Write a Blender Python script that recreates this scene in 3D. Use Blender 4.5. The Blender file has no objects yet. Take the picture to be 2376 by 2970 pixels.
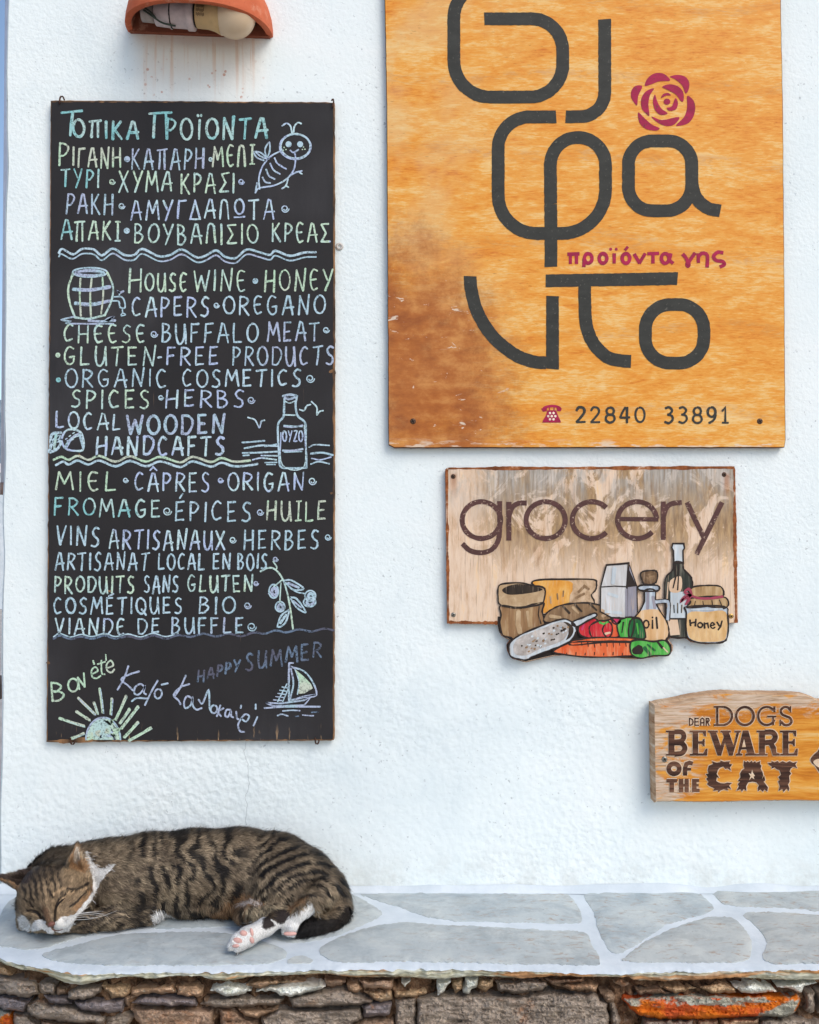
import bpy, bmesh, math, random
import numpy as np
from mathutils import Vector, noise as mnoise
random.seed(7)
RNG = np.random.default_rng(11)
scene = bpy.context.scene

# ------------------------------------------------------------------ camera
F_PX, CX, CY, DIST, PITCH, CAM_Z = 3000.0, 1188.0, 1485.0, 1.5, math.radians(1.3), 0.9625
cam_data = bpy.data.cameras.new("camera")
cam = bpy.data.objects.new("camera", cam_data)
scene.collection.objects.link(cam)
cam_data.sensor_fit = 'HORIZONTAL'
cam_data.sensor_width = 36.0
cam_data.lens = 36.0 * F_PX / 2376.0
cam_data.clip_start, cam_data.clip_end = 0.02, 20000.0
cam.location = (0.0, -DIST, CAM_Z)
cam.rotation_euler = (math.radians(90) + PITCH, 0.0, 0.0)
scene.camera = cam

# ------------------------------------------------------------------ light
SUN_AZ, SUN_EL = math.radians(38), math.radians(44)      # to the right of the straight-out direction, height
world = bpy.data.worlds.new("World")
scene.world = world
world.use_nodes = True
wn = world.node_tree
sky = wn.nodes.new('ShaderNodeTexSky')
sky.sky_type = 'NISHITA'
sky.sun_disc = False
sky.sun_elevation = SUN_EL
sky.sun_rotation = math.radians(180) - SUN_AZ
sky.air_density, sky.dust_density, sky.ozone_density = 1.0, 1.6, 1.0
wn.nodes['Background'].inputs[1].default_value = 0.15
wn.links.new(sky.outputs[0], wn.nodes['Background'].inputs[0])
sun_data = bpy.data.lights.new("sun", 'SUN')
sun_data.energy, sun_data.angle, sun_data.color = 1.3, math.radians(34), (1.0, 0.94, 0.84)
sun = bpy.data.objects.new("sun", sun_data)
scene.collection.objects.link(sun)
sdir = Vector((math.sin(SUN_AZ) * math.cos(SUN_EL), -math.cos(SUN_AZ) * math.cos(SUN_EL), math.sin(SUN_EL)))
sun.rotation_euler = sdir.to_track_quat('Z', 'Y').to_euler()
sun.location = sdir * 6
scene.view_settings.view_transform = 'Standard'
scene.view_settings.look = 'None'
scene.view_settings.exposure = 0.27
scene.view_settings.gamma = 1.0

# ------------------------------------------------------------------ geometry helpers
cp_, sp_ = math.cos(PITCH), math.sin(PITCH)
def _ray(px, py):
    u = (np.asarray(px, float) - CX) / F_PX
    v = -(np.asarray(py, float) - CY) / F_PX
    return u, cp_ - v * sp_, sp_ + v * cp_
def P(px, py, y=0.0):
    """point of the plane at depth y (wall face = 0, negative towards the street) for a spot of the survey photo"""
    rx, ry, rz = _ray(px, py)
    t = (np.asarray(y, float) + DIST) / ry
    return np.stack(np.broadcast_arrays(rx * t, np.asarray(y, float) + 0 * t, CAM_Z + rz * t), -1)
def PZ(px, py, z):
    rx, ry, rz = _ray(px, py)
    t = (z - CAM_Z) / rz
    return np.stack(np.broadcast_arrays(rx * t, -DIST + ry * t, z + 0 * t), -1)
def proj(p):
    """inverse: world points -> survey photo coordinates"""
    p = np.asarray(p, float)
    x, y, z = p[..., 0], p[..., 1] + DIST, p[..., 2] - CAM_Z
    d = y * cp_ + z * sp_
    v = -y * sp_ + z * cp_
    return CX + F_PX * x / d, CY - F_PX * v / d

class T:                                    # enlargement coordinates -> survey coordinates
    def __init__(s, ox, oy, k): s.o, s.k = np.array([ox, oy], float), k
    def __call__(s, pts): return np.asarray(pts, float) / s.k + s.o
ID = T(0, 0, 1)

class MB:
    def __init__(s): s.v, s.f, s.m, s.n, s.k = [], [], [], 0, 0
    def add(s, verts, faces, mat=0):
        verts = np.asarray(verts, float).reshape(-1, 3)
        b = s.n
        s.v.append(verts); s.n += len(verts)
        for f in faces:
            s.f.append(tuple(int(i) + b for i in f)); s.m.append(mat)
        return b
    def poly(s, pts, depth, mat=0):
        pts = np.asarray(pts, float)
        a = np.sum(pts[:, 0] * np.roll(pts[:, 1], -1) - np.roll(pts[:, 0], -1) * pts[:, 1])
        if a > 0: pts = pts[::-1]
        s.k += 1
        s.add(P(pts[:, 0], pts[:, 1], depth - 3e-5 * (s.k % 10)), [range(len(pts))], mat)
    def ribbon(s, pts, w, depth, mat=0, closed=False, cap=0.0, rough=0.0):
        pts = np.asarray(pts, float)
        if closed and np.allclose(pts[0], pts[-1]): pts = pts[:-1]
        keep = [0] + [i for i in range(1, len(pts)) if np.hypot(*(pts[i] - pts[i - 1])) > 1e-3]
        pts = pts[keep]; n = len(pts)
        if n < 2: return
        w = np.broadcast_to(np.asarray(w, float), (n,)).copy() if np.ndim(w) == 0 or len(np.atleast_1d(w)) == n else np.interp(np.linspace(0, 1, n), np.linspace(0, 1, len(w)), w)
        if rough: w = w * (1 + rough * RNG.normal(size=n))
        d = np.roll(pts, -1, 0) - pts
        if not closed: d[-1] = d[-2]
        d /= np.maximum(np.hypot(d[:, 0], d[:, 1]), 1e-9)[:, None]
        dp = np.roll(d, 1, 0)
        if not closed: dp[0] = d[0]
        tn = d + dp; ln = np.hypot(tn[:, 0], tn[:, 1]); tn = np.where(ln[:, None] < 1e-6, d, tn / np.maximum(ln, 1e-9)[:, None])
        nn = np.stack([-tn[:, 1], tn[:, 0]], -1)
        c = np.maximum(np.abs(np.sum(nn * np.stack([-d[:, 1], d[:, 0]], -1), -1)), 0.55)
        off = nn * (w / 2 / c)[:, None]
        A, B = pts + off, pts - off
        if cap and not closed:
            e0, e1 = pts[0] - d[0] * w[0] * cap, pts[-1] + d[-1] * w[-1] * cap
            A = np.vstack([e0 + off[0] * .5, A, e1 + off[-1] * .5]); B = np.vstack([e0 - off[0] * .5, B, e1 - off[-1] * .5]); n += 2
        allp = np.vstack([A, B])
        s.k += 1
        v = P(allp[:, 0], allp[:, 1], depth - 3e-5 * (s.k % 10))
        fs = [(i, i + 1, n + i + 1, n + i) for i in range(n - 1)]
        if closed: fs.append((n - 1, 0, n, 2 * n - 1))
        # orient towards the street
        e1, e2 = v[fs[0][1]] - v[fs[0][0]], v[fs[0][3]] - v[fs[0][0]]
        if np.cross(e1, e2)[1] > 0: fs = [f[::-1] for f in fs]
        s.add(v, fs, mat)
    def build(s, name, mats, parent=None, smooth=False, label=None):
        me = bpy.data.meshes.new(name)
        me.from_pydata(np.vstack(s.v).tolist(), [], s.f)
        for m in (mats if isinstance(mats, (list, tuple)) else [mats]): me.materials.append(m)
        me.polygons.foreach_set('material_index', s.m)
        me.polygons.foreach_set('use_smooth', [smooth] * len(s.f))
        me.update()
        return link(name, me, parent, label)

def link(name, me, parent=None, label=None):
    o = bpy.data.objects.new(name, me)
    scene.collection.objects.link(o)
    if parent is not None:
        o.parent = parent
        o.matrix_parent_inverse = parent_world(parent).inverted()
    if label: o['label'] = label
    return o
def parent_world(o):
    from mathutils import Matrix
    m = Matrix.Translation(o.location) if o.type == 'EMPTY' else Matrix.Identity(4)
    return m
def tag(o, label, cat, group=None, kind=None):
    if label: o['label'] = label
    if cat: o['category'] = cat
    if group: o['group'] = group
    if kind: o['kind'] = kind
    return o
def thing(name, loc, label, cat, group=None):
    o = bpy.data.objects.new(name, None)
    o.empty_display_size = 0.05
    o.location = tuple(float(c) for c in loc)
    scene.collection.objects.link(o)
    return tag(o, label, cat, group)

def catmull(pts, sub=6, closed=False):
    p = np.asarray(pts, float)
    if len(p) < 3 and not closed: return p
    if closed: q = np.vstack([p[-1], p, p[0], p[1]])
    else: q = np.vstack([2 * p[0] - p[1], p, 2 * p[-1] - p[-2]])
    t = np.linspace(0, 1, sub, endpoint=False)[:, None]
    out = []
    for i in range(len(q) - 3):
        a, b, c, d = q[i:i + 4]
        out.append(0.5 * ((2 * b) + (c - a) * t + (2 * a - 5 * b + 4 * c - d) * t ** 2 + (3 * b - a - 3 * c + d) * t ** 3))
    out = np.vstack(out)
    return out if closed else np.vstack([out, p[-1]])
def rpoly(pts, sub=8, closed=False):
    """polyline with rounded corners: points (x, y[, radius])"""
    q = [(float(a[0]), float(a[1]), float(a[2]) if len(a) > 2 else 0.0) for a in pts]
    n, out = len(q), []
    for i, (x, y, r) in enumerate(q):
        if r <= 0 or (not closed and i in (0, n - 1)): out.append((x, y)); continue
        a, b = np.array(q[i - 1][:2]), np.array(q[(i + 1) % n][:2]); c = np.array((x, y))
        u, v = (a - c) / np.hypot(*(a - c)), (b - c) / np.hypot(*(b - c))
        ang = math.acos(max(-1, min(1, float(u @ v))))
        t = min(r / math.tan(ang / 2), .5 * np.hypot(*(a - c)) if (closed or 0 < i - 1) else np.hypot(*(a - c)), .5 * np.hypot(*(b - c)) if (closed or i + 1 < n - 1) else np.hypot(*(b - c)))
        s, e = c + u * t, c + v * t
        rr = t * math.tan(ang / 2)
        m = u + v; m /= np.hypot(*m)
        o = c + m * rr / math.sin(ang / 2)
        a0, a1 = math.atan2(*(s - o)[::-1]), math.atan2(*(e - o)[::-1])
        da = (a1 - a0 + math.pi) % (2 * math.pi) - math.pi
        for k in range(sub + 1):
            w = a0 + da * k / sub
            out.append((o[0] + rr * math.cos(w), o[1] + rr * math.sin(w)))
    return np.array(out)
def ell(cx, cy, rx, ry=None, n=28, a0=0, a1=360, rot=0):
    ry = rx if ry is None else ry
    w = np.radians(np.linspace(a0, a1, n, endpoint=(a1 - a0) < 359.9))
    x, y = rx * np.cos(w), ry * np.sin(w)
    r = math.radians(rot)
    return np.stack([cx + x * math.cos(r) - y * math.sin(r), cy + x * math.sin(r) + y * math.cos(r)], -1)
def resample(pts, step, closed=True):
    p = np.asarray(pts, float)
    if closed: p = np.vstack([p, p[0]])
    L = np.hypot(*np.diff(p, axis=0).T); s = np.r_[0, np.cumsum(L)]
    n = max(8, int(s[-1] / step))
    t = np.linspace(0, s[-1], n, endpoint=not closed)
    return np.stack([np.interp(t, s, p[:, 0]), np.interp(t, s, p[:, 1])], -1)
def inside(px, py, poly):
    poly = np.asarray(poly, float); r = np.zeros(np.shape(px), bool)
    for (x0, y0), (x1, y1) in zip(poly, np.roll(poly, -1, 0)):
        if y0 == y1: continue
        c = ((y0 > py) != (y1 > py)) & (px < (x1 - x0) * (py - y0) / (y1 - y0) + x0)
        r ^= c
    return r
def dline(px, py, pts):
    """distance in survey units to a polyline"""
    best = np.full(np.shape(px), 1e9); pts = np.asarray(pts, float)
    for a, b in zip(pts[:-1], pts[1:]):
        d = b - a; t = np.clip(((px - a[0]) * d[0] + (py - a[1]) * d[1]) / max(d @ d, 1e-9), 0, 1)
        best = np.minimum(best, np.hypot(px - a[0] - t * d[0], py - a[1] - t * d[1]))
    return best
def sstep(a, b, x):
    t = np.clip((x - a) / (b - a), 0, 1); return t * t * (3 - 2 * t)
def vnoise(x, y, seed=0):
    """smooth 2-d value noise, vectorised, 0..1"""
    x, y = np.asarray(x, float), np.asarray(y, float)
    xi, yi = np.floor(x).astype(np.int64), np.floor(y).astype(np.int64)
    fx, fy = x - xi, y - yi; fx = fx * fx * (3 - 2 * fx); fy = fy * fy * (3 - 2 * fy)
    def h(a, b):
        n = (a * 374761393 + b * 668265263 + seed * 144269) & 0x7fffffff
        n = ((n ^ (n >> 13)) * 1274126177) & 0x7fffffff
        return ((n ^ (n >> 16)) & 0xffff) / 65535.0
    return (h(xi, yi) * (1 - fx) + h(xi + 1, yi) * fx) * (1 - fy) + (h(xi, yi + 1) * (1 - fx) + h(xi + 1, yi + 1) * fx) * fy

def board(mb, outline, t, gap=0.004, chamfer=1.2, mat_face=0, mat_edge=1, ch_depth=0.0012):
    """a flat board hung on the wall: outline in survey coordinates of its front face"""
    o = np.asarray(outline, float)
    a = np.sum(o[:, 0] * np.roll(o[:, 1], -1) - np.roll(o[:, 0], -1) * o[:, 1])
    if a > 0: o = o[::-1]
    d = np.roll(o, -2, 0) - np.roll(o, 2, 0); d /= np.maximum(np.hypot(d[:, 0], d[:, 1]), 1e-9)[:, None]
    inn = np.stack([d[:, 1], -d[:, 0]], -1)
    n = len(o)
    fi = o - inn * -chamfer if False else o + inn * chamfer
    # make sure inset goes inwards
    ai = abs(np.sum(fi[:, 0] * np.roll(fi[:, 1], -1) - np.roll(fi[:, 0], -1) * fi[:, 1]))
    if ai > abs(a): fi = o - inn * chamfer
    front = P(fi[:, 0], fi[:, 1], -t)
    side = P(o[:, 0], o[:, 1], -t); back = side.copy()
    side[:, 1] = -t + ch_depth; back[:, 1] = -gap
    b = mb.add(np.vstack([front, side, back]), [], 0)
    ring = lambda r0, r1: [(b + r0 * n + i, b + r0 * n + (i + 1) % n, b + r1 * n + (i + 1) % n, b + r1 * n + i)[::-1] for i in range(n)]
    mb.f.append(tuple(b + i for i in range(n))); mb.m.append(mat_face)
    for f in ring(0, 1) + ring(1, 2): mb.f.append(f); mb.m.append(mat_edge)
    mb.f.append(tuple(b + 2 * n + i for i in range(n))[::-1]); mb.m.append(mat_edge)

def tube(mb, pts, r, seg=8, mat=0):
    pts = np.asarray(pts, float); n = len(pts)
    r = np.interp(np.linspace(0, 1, n), np.linspace(0, 1, len(np.atleast_1d(r))), np.atleast_1d(r))
    tg = np.gradient(pts, axis=0); tg /= np.linalg.norm(tg, axis=1)[:, None]
    ref = np.array([0, 0, 1.0]) if abs(tg[0][2]) < .9 else np.array([1.0, 0, 0])
    vs = []
    for i in range(n):
        u = np.cross(tg[i], ref); u /= np.linalg.norm(u); w = np.cross(tg[i], u)
        for k in range(seg):
            a = 2 * math.pi * k / seg
            vs.append(pts[i] + r[i] * (math.cos(a) * u + math.sin(a) * w))
    fs = [(i * seg + k, i * seg + (k + 1) % seg, (i + 1) * seg + (k + 1) % seg, (i + 1) * seg + k) for i in range(n - 1) for k in range(seg)]
    fs += [tuple(range(seg))[::-1], tuple((n - 1) * seg + k for k in range(seg))]
    mb.add(vs, fs, mat)
def lathe(mb, profile, origin, axis, seg=32, mat=0):
    """profile: (distance along axis, radius)"""
    ax = np.asarray(axis, float); ax /= np.linalg.norm(ax)
    ref = np.array([0, 0, 1.0]) if abs(ax[2]) < .9 else np.array([1.0, 0, 0])
    u = np.cross(ax, ref); u /= np.linalg.norm(u); w = np.cross(ax, u)
    vs = []
    for d, r in profile:
        for k in range(seg):
            a = 2 * math.pi * k / seg
            vs.append(np.asarray(origin) + ax * d + r * (math.cos(a) * u + math.sin(a) * w))
    n = len(profile)
    fs = [(i * seg + k, (i + 1) * seg + k, (i + 1) * seg + (k + 1) % seg, i * seg + (k + 1) % seg) for i in range(n - 1) for k in range(seg)]
    fs += [tuple(range(seg)), tuple((n - 1) * seg + k for k in range(seg))[::-1]]
    mb.add(vs, fs, mat)
def ellipsoid(mb, c, r, rot=None, mat=0, nu=16, nv=10):
    vs, fs = [], []
    for i in range(nv + 1):
        ph = math.pi * i / nv
        for k in range(nu):
            a = 2 * math.pi * k / nu
            p = np.array([r[0] * math.sin(ph) * math.cos(a), r[1] * math.sin(ph) * math.sin(a), r[2] * math.cos(ph)])
            if rot is not None: p = np.asarray(rot.to_matrix()) @ p
            vs.append(np.asarray(c) + p)
    for i in range(nv):
        for k in range(nu):
            fs.append((i * nu + k, (i + 1) * nu + k, (i + 1) * nu + (k + 1) % nu, i * nu + (k + 1) % nu))
    mb.add(vs, fs, mat)

# ------------------------------------------------------------------ material helpers
def srgb(r, g, b):
    f = lambda c: (c / 255 / 12.92) if c <= 10 else ((c / 255 + .055) / 1.055) ** 2.4
    return (f(r), f(g), f(b), 1.0)
class NT:
    def __init__(s, name, rough=0.7, spec=0.3):
        s.mat = bpy.data.materials.new(name); s.mat.use_nodes = True
        s.t = s.mat.node_tree; s.bsdf = s.t.nodes['Principled BSDF']
        s.bsdf.inputs['Roughness'].default_value = rough
        s.bsdf.inputs['Specular IOR Level'].default_value = spec
        s.co = s.t.nodes.new('ShaderNodeTexCoord').outputs['Object']
    def node(s, typ, **kw):
        n = s.t.nodes.new(typ)
        for k, v in kw.items(): setattr(n, k, v)
        return n
    def set(s, sock, v):
        if hasattr(v, 'is_output') or isinstance(v, bpy.types.NodeSocket): s.t.links.new(v, sock)
        else: sock.default_value = v
    def map(s, scale=(1, 1, 1), loc=(0, 0, 0), rot=(0, 0, 0), vec=None):
        m = s.node('ShaderNodeMapping')
        m.inputs['Location'].default_value = loc; m.inputs['Scale'].default_value = scale; m.inputs['Rotation'].default_value = rot
        s.t.links.new(vec or s.co, m.inputs['Vector']); return m.outputs[0]
    def noise(s, scale=5, detail=4, rough=.55, dist=0, vec=None, w=None):
        n = s.node('ShaderNodeTexNoise')
        n.inputs['Scale'].default_value = scale; n.inputs['Detail'].default_value = detail
        n.inputs['Roughness'].default_value = rough; n.inputs['Distortion'].default_value = dist
        s.t.links.new(vec or s.co, n.inputs['Vector']); return n.outputs['Fac']
    def voro(s, scale=5, vec=None, feature='F1', out='Distance'):
        n = s.node('ShaderNodeTexVoronoi', feature=feature); n.inputs['Scale'].default_value = scale
        s.t.links.new(vec or s.co, n.inputs['Vector']); return n.outputs[out]
    def ramp(s, fac, stops, interp='LINEAR'):
        r = s.node('ShaderNodeValToRGB'); r.color_ramp.interpolation = interp
        e = r.color_ramp.elements
        while len(e) < len(stops): e.new(.5)
        for el, (p, c) in zip(e, stops):
            el.position = p; el.color = c if hasattr(c, '__len__') else (c, c, c, 1)
        s.set(r.inputs[0], fac); return r.outputs[0]
    def mix(s, fac, a, b, mode='MIX'):
        m = s.node('ShaderNodeMix', data_type='RGBA', blend_type=mode)
        s.set(m.inputs[0], fac); s.set(m.inputs[6], a); s.set(m.inputs[7], b); return m.outputs[2]
    def math(s, op, a, b=0.0, c=0.0, clamp=False):
        m = s.node('ShaderNodeMath', operation=op, use_clamp=clamp)
        for i, v in enumerate((a, b, c)): s.set(m.inputs[i], v)
        return m.outputs[0]
    def xyz(s, vec=None):
        n = s.node('ShaderNodeSeparateXYZ'); s.t.links.new(vec or s.co, n.inputs[0]); return n.outputs
    def smooth(s, v, a, b):
        m = s.node('ShaderNodeMapRange', interpolation_type='SMOOTHSTEP')
        s.set(m.inputs[0], v); m.inputs[1].default_value = a; m.inputs[2].default_value = b; return m.outputs[0]
    def bump(s, h, strength=.3, dist=.002, nrm=None):
        b = s.node('ShaderNodeBump'); s.set(b.inputs['Strength'], strength); b.inputs['Distance'].default_value = dist
        s.set(b.inputs['Height'], h)
        if nrm is not None: s.t.links.new(nrm, b.inputs['Normal'])
        return b.outputs[0]
    def out(s, color=None, normal=None, rough=None):
        if color is not None: s.set(s.bsdf.inputs['Base Color'], color)
        if normal is not None: s.t.links.new(normal, s.bsdf.inputs['Normal'])
        if rough is not None: s.set(s.bsdf.inputs['Roughness'], rough)
        return s.mat
def plain(name, c, rough=.6, var=.12, scale=60, metal=0.0, spec=.3, stretch=(1, 1, 1), bump=.15):
    n = NT(name, rough, spec); n.bsdf.inputs['Metallic'].default_value = metal
    f = n.noise(scale, 5, .6, vec=n.map(stretch))
    lo = tuple(max(0, x * (1 - 2 * var)) for x in c[:3]) + (1,); hi = tuple(min(1, x * (1 + 2 * var)) for x in c[:3]) + (1,)
    return n.out(n.ramp(f, [(.3, lo), (.7, hi)]), n.bump(f, bump, .0006))

# ------------------------------------------------------------------ wall
def wall_material():
    n = NT('white_stucco', .85, .2)
    X = n.xyz(); x, z = X[0], X[2]
    big = n.noise(2.2, 3, .5)
    col = n.ramp(n.math('ADD', n.math('MULTIPLY', big, .6), n.math('MULTIPLY', n.noise(11, 6, .65, .6), .4)), [(.34, srgb(224, 234, 236)), (.5, srgb(235, 243, 243)), (.66, srgb(241, 246, 245))])
    # grime just above the bench
    gr = n.math('MULTIPLY', n.math('SUBTRACT', 1.0, n.smooth(z, .46, .52)), n.smooth(n.noise(16, 6, .7), .42, .62))
    col = n.mix(n.math('MULTIPLY', gr, .30), col, srgb(176, 172, 162))
    # small grey pits and grit
    pits = n.noise(150, 3, .6)
    sel = n.noise(9, 2, .5)
    pm = n.math('MULTIPLY', n.smooth(pits, .63, .70), n.smooth(sel, .38, .6))
    col = n.mix(n.math('MULTIPLY', pm, .55), col, srgb(150, 155, 160))
    # rust coloured dirt washed down from the clay lamp
    l0, l1, zt = P(385, 108)[0], P(800, 108)[0], float(P(580, 100)[2])
    inx = n.math('MULTIPLY', n.smooth(x, l0 - .01, l0 + .03), n.math('SUBTRACT', 1.0, n.smooth(x, l1 - .05, l1)))
    below = n.math('SUBTRACT', zt, z)
    band = n.math('MULTIPLY', n.math('SUBTRACT', 1.0, n.smooth(below, .005, .028)), n.smooth(below, -.012, -.008))
    streak = n.noise(1, 4, .6, vec=n.map((120, 1, 4)))
    reach = n.math('SUBTRACT', 1.0, n.smooth(below, .01, .115))
    stain = n.math('MULTIPLY', n.math('MAXIMUM', n.math('MULTIPLY', band, n.noise(40, 4, .6)), n.math('MULTIPLY', n.math('MULTIPLY', n.smooth(streak, .50, .64), reach), n.smooth(below, -.012, -.005))), inx)
    soft = n.math('MULTIPLY', n.math('MULTIPLY', inx, n.math('SUBTRACT', 1.0, n.smooth(below, .03, .12))), n.smooth(below, -.012, -.005))
    col = n.mix(n.math('MULTIPLY', stain, .6, clamp=True), col, srgb(205, 150, 105))
    col = n.mix(n.math('MULTIPLY', soft, .42), col, srgb(225, 195, 165))
    drops = n.math('MULTIPLY', n.math('MULTIPLY', n.math('SUBTRACT', 1.0, n.smooth(n.voro(95), .16, .26)), n.smooth(n.noise(30, 2), .5, .6)), n.math('MULTIPLY', inx, n.math('SUBTRACT', 1.0, n.smooth(below, .09, .12))))
    col = n.mix(n.math('MULTIPLY', n.math('MULTIPLY', drops, n.smooth(below, .03, .05)), .7), col, srgb(190, 120, 85))
    # hair crack under the chalkboard
    wig = n.math('MULTIPLY', n.math('SUBTRACT', n.noise(22, 4, .6, vec=n.map((0, 0, 1))), .5), .035)
    xc, za, zb = float(P(716, 2250)[0]), float(P(716, 2160)[2]), float(P(716, 2440)[2])
    cr = n.math('ABSOLUTE', n.math('SUBTRACT', n.math('SUBTRACT', x, xc), wig))
    crm = n.math('MULTIPLY', n.math('SUBTRACT', 1.0, n.smooth(cr, .0003, .0009)), n.math('MULTIPLY', n.smooth(z, zb, zb + .03), n.math('SUBTRACT', 1.0, n.smooth(z, za - .01, za + .02))))
    col = n.mix(n.math('MULTIPLY', crm, .4), col, srgb(140, 145, 150))
    # plaster relief: coarse float marks above, pebbly low down
    low = n.math('SUBTRACT', 1.0, n.smooth(z, .66, .95))
    h1 = n.noise(110, 4, .55, 0.6)
    h2 = n.noise(190, 3, .5)
    h3 = n.voro(120, feature='SMOOTH_F1')
    h = n.math('ADD', n.math('MULTIPLY', h1, .8), n.math('ADD', n.math('MULTIPLY', h2, .75), n.math('MULTIPLY', n.math('MULTIPLY', h3, low), 1.3)))
    h = n.math('SUBTRACT', h, n.math('MULTIPLY', pm, .5))
    return n.out(col, n.bump(h, n.math('ADD', .12, n.math('MULTIPLY', n.smooth(n.noise(2.6, 3, .5), .35, .65), .22)), .004))
M_WALL = wall_material()
WX0 = float(P(18, 100)[0]); WX1 = 1.6
def build_wall():
    mb = MB()
    z0, z1, step = 0.0, 2.15, .02
    xs = np.r_[WX0 + .004, np.arange(WX0 + .02, WX1, step), WX1]; zs = np.arange(z0, z1, step)
    XX, ZZ = np.meshgrid(xs, zs)
    YY = -.0022 * (vnoise(XX * 9, ZZ * 9, 3) - .5) - .0012 * (vnoise(XX * 30, ZZ * 30, 5) - .5)
    XX = XX + np.where(XX < WX0 + .01, .003 * (vnoise(ZZ * 14, ZZ * 0, 8) - .5), 0)
    nx, nz = len(xs), len(zs)
    v = np.stack([XX, YY, ZZ], -1).reshape(-1, 3)
    fs = [(j * nx + i, j * nx + i + 1, (j + 1) * nx + i + 1, (j + 1) * nx + i) for j in range(nz - 1) for i in range(nx - 1)]
    mb.add(v, fs)
    # rounded left arris, end face, back
    prof = [(.0035, .0004), (.0008, .0032), (0, .008), (0, .40)]
    cols = []
    for dx, dy in prof:
        vv = np.stack([WX0 + dx + .003 * (vnoise(zs * 14, zs * 0, 8) - .5), np.full(nz, dy), zs], -1)
        cols.append(mb.add(vv, []))
    for c0, c1 in zip(cols[:-1], cols[1:]):
        for j in range(nz - 1): mb.f.append((c0 + j, c0 + j + 1, c1 + j + 1, c1 + j)); mb.m.append(0)
    b = mb.add([(WX0, .4, z0), (WX1, .4, z0), (WX1, .4, zs[-1]), (WX0, .4, zs[-1]), (WX1, 0, z0), (WX1, 0, zs[-1]), (WX0, 0, zs[-1]), (WX0, 0, z0)], [])
    for f in [(1, 0, 3, 2), (4, 1, 2, 5), (5, 2, 3, 6)]: mb.f.append(tuple(b + i for i in f)); mb.m.append(0)
    o = mb.build('stucco_wall', M_WALL, None, smooth=True)
    tag(o, 'white stucco house wall carrying the shop signs above the stone bench', 'wall')
build_wall()

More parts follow.
